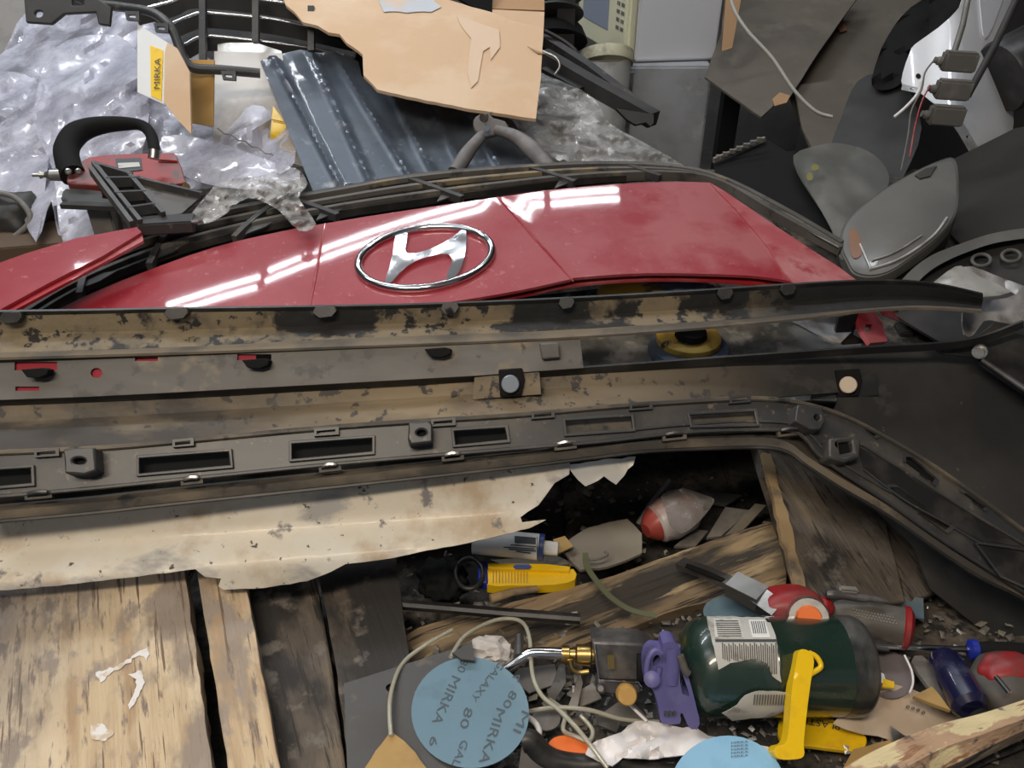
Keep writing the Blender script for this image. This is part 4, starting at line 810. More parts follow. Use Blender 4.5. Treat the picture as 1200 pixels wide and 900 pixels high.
# ---------------- things behind the fascia, left to right
M['film'] = mat('milky_plastic_film', (.62, .62, .72), .16, avar=(.22, .80, 9, (1, 1, .3)), coat=.8, layers=[((.80, .80, .90), 7, .45, .65)], bump=(.5, 30, .006, (1, 1, .35)))
M['clear'] = mat('crinkled_clear_film', (.62, .61, .60), .06, avar=(.12, .62, 26, (1, 1, 1)), coat=1, layers=[((.85, .85, .85), 30, .55, .62)], bump=(.4, 90, .004))
M['corr'] = mat('blue_grey_sheet', (.085, .105, .135), .40, .3, layers=[((.13, .15, .18), 9, .5, .7), ((.24, .25, .27), 28, .60, .72), ((.05, .06, .08), 6, .5, .65)], bump=(.1, 40, .002), coat=.3)
M['micro'] = mat('cream_enamel', (.78, .76, .55), .4)
M['side'] = mat('grey_white_enamel', (.74, .74, .78), .45)
M['galv'] = mat('stained_galvanised_sheet', (.46, .47, .49), .5, .15, layers=[((.34, .345, .35), 7, .45, .65), ((.08, .08, .08), 16, .66, .72), ((.58, .59, .59), 12, .6, .7)])
M['dcard'] = mat('dusty_grey_brown_card', (.135, .115, .092), .85, layers=[((.095, .08, .066), 3, .45, .65), ((.17, .15, .12), 8, .55, .75)])
M['wht'] = mat('glossy_white_paint', (.78, .78, .80), .2, coat=1, layers=[((.62, .61, .60), 6, .55, .75)])
M['dplas'] = mat('dusty_dark_plastic', (.028, .027, .026), .6, layers=[((.055, .052, .049), 7, .45, .7)])
M['gliner'] = mat('grey_dusty_plastic_liner', (.10, .098, .09), .6, layers=[((.15, .145, .13), 6, .45, .65), ((.22, .20, .05), 11, .70, .76)])
M['lens'] = mat('cloudy_lamp_lens', (.13, .127, .122), .30, layers=[((.175, .17, .16), 5, .45, .7)], coat=.35)
M['foil'] = mat('crumpled_pale_foil', (.42, .41, .42), .4, .2, layers=[((.25, .23, .20), 14, .5, .62)], bump=(.5, 30, .004))
M['jbox'] = mat('dusty_grey_box', (.17, .16, .145), .55, .2, layers=[((.24, .22, .20), 20, .5, .65)])
# heap of milky film over the left back of the bench
fm = thing('plastic_film', W(100, 280, 1.5), 'heap of milky plastic film hanging over the left back of the bench', 'plastic film')
fA = fp((0, 40, 1.95), (300, 40, 1.85), (150, 280, 1.42))
sheet('film_fold', cr([(5, 60), (30, 15), (90, 10), (170, 20), (230, 60), (330, 120), (345, 190), (300, 215), (230, 222), (200, 235), (150, 240), (120, 265), (75, 290), (60, 235), (42, 283), (15, 230), (-20, 215), (-30, 100)], 3, True), fA, M['film'], fm, step=7, th=.001, amp=.06, sc=12, crease=1, st=(1, .35, .13))
sheet('film_fold', cr([(60, 60), (120, 40), (160, 60), (175, 130), (160, 200), (135, 260), (118, 285), (75, 288), (62, 200), (40, 140)], 3, True), off(fA, -.05), M['film'], fm, step=7, th=.001, amp=.045, sc=15, crease=1, seed=4, st=(1, .35, .12))
sheet('film_fold', cr([(-30, 95), (40, 90), (60, 130), (55, 200), (42, 284), (25, 235), (-30, 215)], 3, True), off(fA, -.03), M['film'], fm, step=8, th=.001, amp=.04, sc=15, crease=1, seed=9, st=(1, .35, .12))
sheet('film_fold', cr([(190, 160), (250, 165), (320, 190), (350, 200), (345, 215), (300, 222), (240, 215), (200, 195)], 3, True), off(fA, -.02), M['film'], fm, step=8, th=.001, amp=.03, sc=16, crease=1, seed=2, st=(.2, .5, 1))
# things at the far left edge
lump('black_tool_bag', W(12, 258, 1.50), (.075, .06, .05), M['dplas'], None, 'dark round tool body at the far left under the plastic film', 'tool', amp=.25, sc=2)
tube('cable_arc', [W(x, y, 1.45) for x, y in cr([(-10, 225), (15, 230), (32, 246), (34, 262), (10, 282), (-10, 286)], 4)], .005, M['scrapg'], None, 'grey curved hoop at the far left edge', 'hoop')
box('brown_carton', W(40, 296, 1.47), (.26, .10, .07), mat('dark_brown_card', (.10, .065, .04), .8), None, 'dark brown carton behind the red corner piece at left', 'carton', rz=.2)
sheet('wall_board', [(-40, -30), (45, -30), (28, 20), (8, 60), (-40, 110)], lambda a, b: 2.3, mat('pale_grey_board', (.33, .31, .29), .8, layers=[((.22, .20, .19), 8, .5, .65)]), None, 'pale grimy board standing at the top left corner', 'board', step=20, th=.02)
# box with the dark lettering on a yellow stripe
bx = thing('sanding_box', W(230, 190, 1.52), 'open white and yellow printed carton in front of the plastic film', 'carton')
fb = fp((161, 30, 1.50), (200, 50, 1.47), (161, 108, 1.46))
sheet('white_panel', [(161, 28), (200, 52), (192, 122), (161, 108)], fb, M['white'], bx, step=12, th=.003)
sheet('yellow_stripe', [(176, 53), (191, 59), (189, 118), (177, 112)], off(fb, -.002), M['yellow'], bx, step=12, th=.001)
text('MIRKA', (187, 104), (188, 68), 7, fb, M['ink'], bx, lift=.005)
fc_ = fp((195, 52, 1.455), (222, 85, 1.43), (224, 157, 1.40))
sheet('open_flap', [(196, 50), (207, 56), (222, 84), (224, 157), (208, 140), (192, 120), (193, 62)], fc_, M['card'], bx, step=10, th=.004)
sheet('inner_panel', [(222, 70), (251, 70), (250, 148), (224, 144)], lambda a, b: 1.53, mat('golden_card', (.50, .29, .09), .8), bx, step=12, th=.004)
b2 = thing('scuffed_carton', W(300, 195, 1.58), 'scuffed whitish carton with a yellow corner patch behind the corrugated sheet', 'carton')
fw = fp((250, 60, 1.66), (340, 60, 1.66), (300, 195, 1.56))
sheet('front_panel', [(251, 60), (330, 62), (345, 130), (358, 196), (250, 165)], fw, mat('scuffed_white_card', (.64, .61, .58), .7, layers=[((.30, .27, .25), 5, .45, .65)]), b2, step=14, th=.004)
sheet('yellow_patch', [(320, 124), (332, 140), (346, 172), (347, 182), (316, 168)], off(fw, -.003), M['yellow'], b2, step=12, th=.001)
sheet('top_panel', [(255, 50), (300, 50), (330, 60), (330, 86), (255, 84)], off(fw, .01), M['foilgrey'], b2, step=12, th=.003)
for i in range(4): bar('print_row', [W(319+i*.4, 140+i*7, fw(319, 140)-.006), W(333+i*2.5, 143+i*8.5, fw(333, 143)-.006)], .002, .001, M['ochre'], b2)
tube('wire_spring', [W(255+i*8, 150+i*3.8+3*(i % 2), 1.52) for i in range(13)], .0015, M['scrapg'], None, 'thin grey wire crossing the scuffed carton', 'wire')
# old grille with chrome bars at the top
og = thing('chrome_barred_grille', W(300, 85, 1.75), 'black grille part with curved chrome bars at the top left', 'car grille')
gd = lambda x, y: 1.66+.0004*(x-200)
tube('frame_tube', [W(x, y, 1.50+.0004*abs(x-200)) for x, y in cr([(60, -20), (103, 2), (140, 8), (173, 13), (190, 22), (203, 37), (211, 58), (217, 72), (228, 80), (260, 82), (305, 86)], 4)], .0085, M['trim'], og, seg=10)
for pts in ([(160, 12), (200, 2), (232, -8), (330, 3), (420, 22)], [(203, 27), (222, 19), (240, 15), (290, 19), (333, 25), (420, 44)], [(217, 52), (232, 44), (247, 42), (310, 49), (373, 58), (440, 74)]):
    p = cr(pts, 5)
    tube('chrome_bar', [W(x, y, gd(x, y)-.01) for x, y in p], .0035, M['chrome'], og, seg=8)
    bar('bar_body', [W(x, y+9, gd(x, y)) for x, y in p], .012, .026, M['dplas'], og)
for x, y0, y1 in ((238, 0, 73), (365, 8, 60), (300, -10, 50)): bar('grille_rib', [W(x, y0, 1.64), W(x, y1, 1.64)], .012, .012, M['trim'], og, up=Vector((0, 1, 0)))
sheet('back_panel', [(175, -20), (440, -20), (440, 88), (330, 80), (222, 76), (208, 40)], lambda a, b: 1.80, M['black'], og, step=20, th=.004)
sheet('top_bracket', [(27, -10), (100, -10), (130, 8), (128, 30), (115, 28), (112, 14), (75, 16), (60, 28), (30, 26)], lambda a, b: 1.48, M['dplas'], og, step=12, th=.008, bev=.002, holes=[ell(45, 16, 5, 4, 12), rect(84, 0, 98, 6)])
for x, y in ((155, 18), (189, 32), (268, 88)): sheet('clip_tab', [(x-9, y-5), (x+8, y-5), (x+8, y+6), (x-7, y+5)], lambda a, b: 1.49, M['trim'], og, step=8, th=.006, holes=[[(x-5, y-1), (x+4, y-1), (x+4, y+3), (x-4, y+2)]], smooth=False)
# pneumatic saw
sw_ = thing('body_saw', W(150, 242, 1.33), 'red pneumatic saw with a black D handle lying on the plastic film', 'air saw')
sf = fp((80, 200, 1.315), (220, 210, 1.33), (150, 240, 1.28))
sheet('red_body', cr([(78, 212), (82, 200), (104, 184), (150, 180), (195, 179), (207, 182), (217, 210), (216, 214), (190, 217), (160, 215), (120, 217), (100, 216), (84, 215)], 2, True), sf, M['redpl'], sw_, step=8, th=.045, bev=.008)
sheet('red_fin', cr([(72, 165), (80, 148), (92, 141), (102, 143), (95, 152), (80, 168)], 3, True), off(sf, .01), M['redpl'], sw_, step=7, th=.02, bev=.003)
hp = [(86, 206), (80, 192), (78, 174), (88, 158), (104, 150), (125, 146), (150, 145), (166, 147), (176, 156), (180, 170), (181, 180)]
hc = cr(hp, 4); nr = len(hc)
tube('d_handle', [W(x, y, sf(x, y)+.005) for x, y in hc], [(.019 if i < nr*.3 else .019-.010*min(1, (i-nr*.3)/(nr*.35))) for i in range(nr)], M['matte'], sw_, seg=14)
tube('handle_foot', [W(181, 176, 1.31), W(180, 186, 1.31)], .009, M['steel'], sw_)
for x in (80, 92): lathe('handle_bolt', W(x, 201, 1.296), W(x, 201, 1.285), [(0, .005), (.8, .005), (1, .003)], M['steel'], sw_, seg=12)
lathe('air_fitting', W(38, 205, 1.31), W(74, 205, 1.315), [(0, .003), (.25, .003), (.25, .006), (.4, .004), (.55, .007), (.6, .009), (1, .010)], M['steel'], sw_, seg=14)
sheet('rating_plate', [(135, 186), (165, 185), (167, 199), (138, 202)], off(sf, -.002), M['ink'], sw_, step=9, th=.001)
sheet('plate_print', [(138, 191), (163, 190), (164, 195), (139, 197)], off(sf, -.0035), M['label'], sw_, step=9, th=.0005)
for i in range(4): bar('vent_groove', [W(185, 187+i*6, sf(185, 190)-.001), W(208+i, 189+i*6, sf(205, 190)-.001)], .003, .003, M['redd'], sw_)
sheet('lower_guard', cr([(74, 224), (85, 221), (118, 224), (120, 232), (140, 236), (78, 240)], 2, True), off(sf, .01), M['dplas'], sw_, step=8, th=.008, bev=.002)
bar('shoe_plate', [W(73, 240, 1.28), W(145, 243, 1.28)], .014, .007, M['dplas'], sw_)
for x in (202, 218): lathe('front_screw', W(x, 219, 1.30), W(x, 219, 1.285), [(0, .006), (1, .006)], M['brass'], sw_, seg=12)
box('lower_post', W(125, 262, 1.33), (.035, .03, .06), M['scrapg'], None, 'grey metal stub standing below the red saw', 'metal stub')
# black slatted grille end beside the saw
ge = thing('grille_end_piece', W(180, 265, 1.22), 'black and grey slatted plastic piece leaning below the red saw', 'grille piece')
gpn = fp((110, 195, 1.26), (165, 258, 1.19), (240, 235, 1.24))
sheet('grey_web', [(150, 205), (185, 220), (238, 228), (213, 250), (190, 253), (172, 228)], gpn, M['greyB'], ge, step=10, th=.004, amp=.003)
for a_, b_ in (((110, 193), (165, 262)), ((107, 200), (155, 264)), ((150, 205), (192, 253)), ((112, 195), (155, 208)), ((125, 213), (165, 212)), ((135, 230), (172, 228)), ((150, 248), (183, 243)), ((160, 212), (236, 230))):
    bar('slat', [W(*a_, gpn(*a_)-.004), W(*b_, gpn(*b_)-.004)], .006, .014, M['trim'], ge)
sheet('dark_web', [(112, 196), (152, 207), (190, 254), (160, 262)], off(gpn, .012), M['matte'], ge, step=12, th=.003)
box('black_end_block', W(197, 263, 1.20), (.075, .03, .018), M['trim'], ge, rz=.15)
# clear film pieces
T2 = lambda name, poly, f, m, lab, cat, **kw: sheet(name, poly, f, M[m], None, lab, cat, **kw)
T2('clear_film', cr([(222, 256), (245, 225), (262, 212), (310, 205), (345, 196), (360, 215), (350, 232), (370, 262), (350, 270), (325, 245), (290, 232), (265, 250), (240, 262)], 3, True), fp((222, 256, 1.20), (350, 200, 1.32), (365, 265, 1.18)), 'clear', 'crinkled clear film lying on the left end of the black grille', 'clear film', step=4, amp=.03, sc=28, th=.0008, crease=1)
cfm = T2('clear_film', cr([(612, 80), (640, 88), (680, 105), (700, 120), (715, 145), (760, 170), (812, 203), (760, 200), (700, 196), (640, 196), (622, 180), (606, 150)], 3, True), fp((620, 90, 1.75), (812, 203, 1.45), (640, 196, 1.42)), 'clear', 'large crinkled clear film right of the cardboard', 'clear film', step=5, amp=.045, sc=16, th=.0008, crease=1)
sheet('brown_underlay', [(608, 150), (700, 170), (790, 203), (630, 203)], fp((620, 90, 1.80), (812, 203, 1.50), (640, 196, 1.47)), M['scrapg'], None, 'dull grey brown card under the clear film right of the cardboard', 'card', step=12, th=.003)
# corrugated sheet
cs = thing('corrugated_sheet', W(440, 220, 1.43), 'dark blue grey corrugated metal sheet leaning below the cardboard', 'metal sheet')
bf0 = fp((305, 65, 1.66), (370, 222, 1.40), (600, 200, 1.45))
def corr(x, y):
    d = bf0(x, y)
    for (ax, ay), (bx, by) in (((320, 66), (399, 217)), ((365, 62), (434, 213)), ((391, 62), (480, 205)), ((460, 110), (508, 203)), ((502, 122), (546, 200)), ((545, 130), (590, 200))):
        s, t = crease(x, y, (ax, ay), (bx, by)); s = -s
        u_ = min(abs(s)/7, 1); d += -.013*(1-u_*u_*(3-2*u_))
    return d
sheet('ribbed_panel', [(305, 72), (312, 66), (325, 64), (352, 58), (375, 62), (395, 60), (420, 72), (425, 95), (445, 105), (500, 115), (560, 130), (600, 140), (640, 200), (600, 205), (510, 205), (490, 210), (478, 206), (440, 214), (410, 215), (398, 221), (368, 227)], corr, M['corr'], cs, step=4.5, th=.002, amp=.001, sc=10)
# cardboard
cb = thing('cardboard_sheet', W(500, 120, 1.50), 'large tan cardboard sheet with a torn left edge over the corrugated sheet', 'cardboard')
fcb = fp((330, 0, 1.66), (637, 30, 1.62), (628, 138, 1.43))
tr = [(328, -12), (335, 6), (345, 14), (355, 26), (372, 30), (385, 38), (398, 40), (406, 50), (418, 58), (425, 64), (426, 88), (436, 98), (442, 105)]
sheet('card_face', tr+[(500, 118), (560, 129), (628, 139), (634, 90), (637, 32), (600, 24), (575, 14), (520, -2), (480, -14)], fcb, M['card'], cb, step=10, th=.006, rag=.6, amp=.003, sc=6)
M['tape'] = mat('pale_tape_mark', (.66, .48, .33), .6); M['bluet'] = mat('pale_blue_tape', (.50, .52, .56), .6, layers=[((.62, .48, .37), 10, .45, .58)])
sheet('tape_mark', [(535, 18), (585, 35), (586, 55), (575, 70), (574, 55), (566, 60), (560, 95), (552, 103), (548, 85), (552, 45), (540, 30)], off(fcb, -.0045), M['tape'], cb, step=9, th=.0008, amp=.003, sc=6)
sheet('blue_tape', [(440, -8), (500, -8), (517, 8), (505, 14), (450, 14)], off(fcb, -.0045), M['bluet'], cb, step=9, th=.0008, amp=.003, sc=6, rag=1)
sheet('torn_mark', [(618, 54), (626, 58), (640, 63), (630, 62)], off(fcb, -.005), M['paleend'], cb, step=6, th=.001)
c2 = thing('folded_carton', W(605, 20, 1.85), 'brown folded carton edge behind the top of the tan cardboard', 'carton')
f3 = fp((575, 0, 1.8), (640, 0, 1.8), (640, 30, 1.76))
M['bcard'] = mat('brown_cardboard', (.42, .25, .13), .8)
sheet('upper_fold', [(577, -20), (638, -20), (638, 12), (577, 10)], f3, M['bcard'], c2, step=12, th=.005); sheet('lower_fold', [(577, 11), (638, 14), (637, 36), (600, 26), (577, 16)], off(f3, -.01), M['card'], c2, step=12, th=.005)
sheet('black_edge', [(380, 34), (398, 28), (425, 45), (440, 70), (427, 90), (412, 82), (418, 60)], lambda a, b: 1.70, M['matte'], None, 'black ragged plastic showing beside the torn cardboard edge', 'plastic scrap', step=9, th=.004, rag=2)
sheet('black_bracket', [(515, -15), (578, -15), (576, 14), (550, 6)], lambda a, b: 1.78, M['matte'], None, 'black plastic part above the top edge of the cardboard', 'plastic part', step=10, th=.01)
# snips
sn = thing('tin_snips', W(580, 205, 1.36), 'grey worn tin snips with open handles below the cardboard', 'snips')
sd_ = lambda x, y: 1.36+.0008*(205-y)
M['sgrip'] = mat('worn_grey_grip', (.15, .14, .14), .6, layers=[((.22, .21, .21), 20, .5, .65)])
tube('handle', [W(x, y, sd_(x, y)) for x, y in cr([(572, 150), (562, 162), (550, 176), (541, 190), (533, 202)], 4)], [.008+.004*min(1, i/10) for i in range(17)], M['sgrip'], sn, seg=10)
tube('handle', [W(x, y, sd_(x, y)-.01) for x, y in cr([(580, 152), (600, 158), (615, 168), (630, 182), (643, 198)], 4)], [.008+.006*min(1, i/10) for i in range(17)], M['sgrip'], sn, seg=10)
sheet('pivot_head', cr([(555, 140), (562, 134), (572, 132), (578, 138), (592, 142), (596, 152), (585, 156), (574, 160), (566, 160), (556, 152)], 2, True), lambda a, b: 1.39, M['sgrip'], sn, step=6, th=.014, bev=.002)
lathe('pivot_bolt', W(570, 150, 1.375), W(570, 150, 1.365), [(0, .006), (1, .005)], M['chrome'], sn, seg=14)
tube('blade', [W(566, 138, 1.385), W(576, 133, 1.41)], [.007, .003], M['steel'], sn)
# rail, hoses and black part right of the cardboard
br = thing('black_rail', W(700, 110, 1.75), 'black plastic rail slanting down between the cardboard and the galvanised cabinet', 'rail')
rf = lambda x, y: 1.85-.0012*(x-640)
bar('rail_body', [W(636, 66, 1.86), W(690, 98, 1.78), W(766, 140, 1.70)], .030, .030, M['dplas'], br)
bar('rail_body', [W(636, 45, 1.90), W(690, 80, 1.82), W(750, 126, 1.74)], .022, .02, M['trim'], br)
bar('rail_edge', [W(636, 84, 1.83), W(680, 108, 1.77)], .018, .02, M['black'], br)
sheet('rail_hook', [(722, 127), (766, 134), (766, 144), (762, 148), (757, 143), (745, 146), (735, 140)], lambda a, b: 1.68, M['dplas'], br, step=8, th=.012)
tube('steel_wire', [W(x, y, 1.58) for x, y in cr([(628, 58), (640, 62), (652, 68), (656, 78), (650, 88)], 4)], .0025, M['steel'], None, 'bent bright wire at the right edge of the cardboard', 'wire')
tube('black_hose', [W(x, y, 1.88) for x, y in cr([(638, 36), (660, 48), (676, 62), (672, 72), (650, 66)], 4)], .005, M['black'], None, 'thin black hose curling beside the cream bucket', 'hose')
tyre = thing('black_stack', W(652, 60, 2.4), 'black plastic stand with a round rim left of the microwave', 'stand')
for y in (-8, 14): lathe('stand_rim', W(650, y+5, 2.4), W(650, y, 2.4), [(0, .075), (.3, .082), (.8, .08), (1, .06)], M['dplas'], tyre, seg=24)
box('stand_post', W(662, 45, 2.42), (.05, .05, .30), M['dplas'], tyre)
lathe('stand_foot', W(648, 50, 2.45), W(648, 35, 2.45), [(0, .10), (1, .085)], M['matte'], tyre, seg=20)
# cream bucket under the oven
bk = thing('cream_bucket', W(710, 108, 2.56), 'cream plastic tub with a lid under the microwave corner', 'bucket')
lathe('tub_body', W(711, 66, 2.40)-Vector((0, 0, .45)), W(711, 66, 2.40), [(0, .062), (1, .070)], mat('pale_tub', (.62, .62, .60), .6, layers=[((.28, .28, .28), 5, .45, .6)]), bk)
lathe('tub_lid', W(711, 76, 2.40), W(711, 61, 2.40), [(0, .074), (.4, .077), (.9, .075), (1, .066)], mat('dirty_cream_lid', (.58, .55, .38), .6, layers=[((.22, .20, .15), 9, .45, .6)]), bk)
# microwave: front faces left-forward, side faces the camera
mw = thing('microwave_oven', W(765, 74, 2.6), 'cream microwave oven standing on the galvanised cabinet', 'microwave')
B0 = W(744, 73, 2.50)                               # bottom corner nearest the camera
def wx(px, py, Y):                                  # point on the vertical plane Y
    b = (py-450)/F; d = Y/(cos(TILT)-b*sin(TILT)); return W(px, py, d)
E1 = wx(838, 74, B0.y+.03)-B0; E1.z = 0             # along the side
E2 = (W(686, 38, 2.62)-B0); E2.z = 0                # along the front
up3 = Vector((0, 0, .28))
E2 = P(686, 38, B0.z)-B0; E2.z = 0
def pbox(name, o, a, b, c, m, parent, bev=.006, **kw):
    bm = bmesh.new(); vs = [bm.verts.new(o+a*i+b*j+c*k) for i in (0, 1) for j in (0, 1) for k in (0, 1)]
    for f in ((0, 1, 3, 2), (4, 6, 7, 5), (0, 4, 5, 1), (2, 3, 7, 6), (0, 2, 6, 4), (1, 5, 7, 3)): bm.faces.new([vs[i] for i in f])
    bmesh.ops.recalc_face_normals(bm, faces=bm.faces[:])
    if bev: bmesh.ops.bevel(bm, geom=bm.edges[:], offset=bev, segments=2, affect='EDGES')
    return link(name, bm, m, parent, **kw)
pbox('case', B0, E1, E2, up3, M['side'], mw)
nf = Vector((E2.y, -E2.x, 0)).normalized()*-1
if nf.x > 0: nf = -nf
fo = B0+nf*.03
pbox('front_frame', fo, -nf*.028, E2, up3, M['micro'], mw, bev=.008)
pbox('window', fo+E2*.36+Vector((0, 0, .06))+nf*.002, -nf*.003, E2*.52, up3*.75, mat('oven_window', (.30, .34, .42), .3), mw, bev=.002)
pbox('control_panel', fo+E2*.04+nf*.002, -nf*.003, E2*.22, up3, M['micro'], mw, bev=.001)
pbox('display', fo+E2*.08+Vector((0, 0, .215))+nf*.004, -nf*.003, E2*.13, up3*.18, M['ink'], mw, bev=0)
for i in range(6):
    for j in range(2): pbox('button', fo+E2*(.07+.08*j)+Vector((0, 0, .19-i*.022))+nf*.004, -nf*.003, E2*.05, up3*.035, M['scrapg'], mw, bev=0)
# galvanised cabinet
gc = thing('galvanised_cabinet', Vector((.5, 2.7, -.8)), 'stained galvanised metal cabinet under the microwave', 'cabinet')
q = wx(738, 78, 2.56); q2 = wx(835, 84, 2.56)
pbox('cabinet_body', Vector((q.x, 2.56, -.80)), Vector((q2.x-q.x, 0, 0)), Vector((0, .5, 0)), Vector((0, 0, B0.z+.80-.004)), M['galv'], gc, bev=.006)
bar('front_edge', [Vector((q.x+.005, 2.555, -.79)), Vector((q.x+.005, 2.555, B0.z-.02))], .014, .01, M['steel'], gc, up=Vector((0, 1, 0)))
box('dark_gap_box', wx(838, 160, 2.5)+Vector((.03, 0, -.3)), (.05, .05, .9), M['matte'], None, 'black upright box put in as the dark gap right of the galvanised cabinet', 'post')  # added black box, its colour stands in for the shade of the gap
# dusty cardboard at right with a white cable
lc = thing('large_dark_cardboard', W(940, 100, 2.3), 'large dusty brown cardboard sheets hanging right of the microwave', 'cardboard')
f4 = fp((830, 90, 2.30), (1000, 0, 2.5), (890, 135, 2.2))
sheet('bent_sheet', [(850, -20), (880, 0), (1010, -10), (960, 60), (925, 115), (912, 118), (892, 137), (826, 90), (845, 40)], f4, M['dcard'], lc, step=12, th=.006, amp=.01, sc=3, rag=.5)
sheet('rear_sheet', [(870, -20), (1110, -20), (1060, 40), (1020, 100), (985, 180), (950, 175), (925, 112), (860, 10)], off(f4, .10), M['dcard'], lc, step=14, th=.006, amp=.012, sc=3)
sheet('lower_sheet', [(930, 100), (1010, 90), (985, 190), (952, 174), (940, 150)], off(f4, .04), M['dcard'], lc, step=12, th=.006)
sheet('torn_corner', [(905, 116), (914, 108), (926, 112), (922, 120), (908, 124)], off(f4, -.006), M['bcard'], lc, step=6, th=.003)
sheet('rust_patch', [(968, 5), (985, 15), (993, 35), (985, 38), (972, 20)], off(f4, .085), mat('rusty_stain', (.20, .10, .06), .8), lc, step=8, th=.001)
tube('white_cable', [W(x, y, 1.95) for x, y in cr([(854, -30), (858, 5), (875, 35), (905, 68), (930, 105), (955, 130), (975, 137)], 5)], .0042, mat('white_cable_sheath', (.50, .48, .43), .5), None, 'thick white cable hanging in front of the dusty cardboard', 'cable')
tube('white_cable', [W(x, y, 1.60) for x, y in cr([(1048, 137), (1062, 125), (1075, 110), (1080, 95)], 4)], .0028, M['cloth'], None, 'short white cable end hanging beside the junction boxes', 'cable')
# dark gap, wheel liner, black bag
sheet('wheel_liner', cr([(1005, 95), (1040, 85), (1062, 100), (1080, 150), (1060, 205), (1040, 235), (1010, 225), (975, 180), (985, 140)], 3, True), fp((1005, 95, 2.0), (1070, 100, 1.95), (1030, 230, 1.75)), M['dplas'], None, 'dark curved wheel liner hanging behind the junction boxes', 'wheel liner', step=10, th=.004, amp=.04, sc=4)
T2('black_bag', cr([(1022, 100), (1028, 70), (1048, 30), (1080, 0), (1135, -15), (1130, 20), (1092, 45), (1070, 65), (1058, 95), (1040, 105)], 3, True), fp((1022, 100, 1.95), (1130, 0, 2.05), (1060, 95, 1.92)), 'matte', 'shiny black plastic bag left of the white fender', 'plastic bag', step=8, th=.002, amp=.05, sc=12, crease=1)
# white fender
fe = thing('white_fender', W(1150, 200, 1.75), 'glossy white car fender hanging at the upper right', 'car fender')
fe_ = fh(lambda X, Y: 0)
def fef(x, y): return 1.80+.0009*abs(x-1120)-.0006*(y-100)+.00001*(x-1110)**2
sheet('fender_skin', cr([(1066, 62), (1072, 52), (1100, 32), (1125, 8), (1140, -20), (1200, -25), (1188, 10), (1168, 50), (1160, 70), (1172, 95), (1187, 125), (1186, 160), (1178, 180), (1158, 202), (1152, 198), (1145, 175), (1130, 148), (1118, 132), (1100, 112), (1080, 106), (1058, 102), (1058, 85)], 2, True), fef, M['wht'], fe, step=8, th=.003)
sheet('wheel_arch_flange', [(1058, 98), (1080, 104), (1100, 110), (1116, 128), (1130, 146), (1146, 172), (1158, 202), (1150, 200), (1140, 182), (1125, 156), (1108, 132), (1080, 110), (1056, 105)], off(fef, -.012), M['white2'], fe, step=8, th=.003, holes=[ell(1146, 186, 2, 2, 8), ell(1134, 160, 2, 2, 8), ell(1069, 104, 3, 1.6, 8)])
sheet('fixing_hole', ell(1076, 89, 3, 3, 10), off(fef, -.002), M['matte'], fe, step=4, th=.001)
sheet('inner_shadow_panel', cr([(1150, -20), (1178, -20), (1168, 20), (1155, 45), (1150, 20)], 3, True), off(fef, -.006), M['side'], fe, step=8, th=.002)
# rods and the three boxes on them
rd = tube('steel_rod', [W(1138, -20, 1.62), W(1128, 30, 1.61), W(1118, 62, 1.60)], .0055, M['jbox'], None, 'thin grey rod from which the junction boxes hang', 'rod')
tube('steel_pole', [W(1200, -20, 1.66), W(1165, 55, 1.65), (W(1134, 112, 1.64))], .0075, M['dplas'], None, 'thick dark pole slanting behind the junction boxes', 'pole')
def jb(px, py, label):
    t = thing('junction_box', W(px, py, 1.60), label, 'junction box', 'grey junction boxes on the hanging rod')
    return t
j0 = jb(1124, 70, 'topmost grey junction box on the hanging rod')
box('box_body', W(1124, 72, 1.60), (.064, .022, .036), M['jbox'], j0, bev=.004, rz=-.06, ry=.05)
box('box_lid', W(1124, 72, 1.60)+Vector((0, -.012, 0)), (.057, .003, .030), M['scrapg'], j0, bev=.001, rz=-.06, ry=.05)
lathe('cable_gland', W(1103, 72, 1.60), W(1095, 70, 1.60), [(0, .008), (.5, .008), (.6, .006), (1, .006)], M['jbox'], j0, seg=12)
for (x, y, lb_) in ((1117, 102, 'middle grey junction box of the three on the hanging rod'), (1109, 132, 'lowest grey junction box of the three on the hanging rod')):
    r = j0.copy(); S.collection.objects.link(r); r.location = W(x, y+1, 1.595); r['label'] = lb_
    for ch in list(j0.children):
        c_ = ch.copy(); S.collection.objects.link(c_); c_.parent = r
for k, (pts, lab) in enumerate([([(1095, 70), (1084, 85), (1080, 105), (1068, 130), (1064, 160), (1056, 200)], 'thin grey wire dangling left of the junction boxes'), ([(1090, 100), (1080, 120), (1072, 150), (1066, 185)], 'thin brown wire dangling below the lowest junction box')]):
    tube('dangling_wire', [W(x, y, 1.58) for x, y in cr(pts, 4)], .0016, M['scrapg'] if k == 0 else M['redd'], None, lab, 'wire')
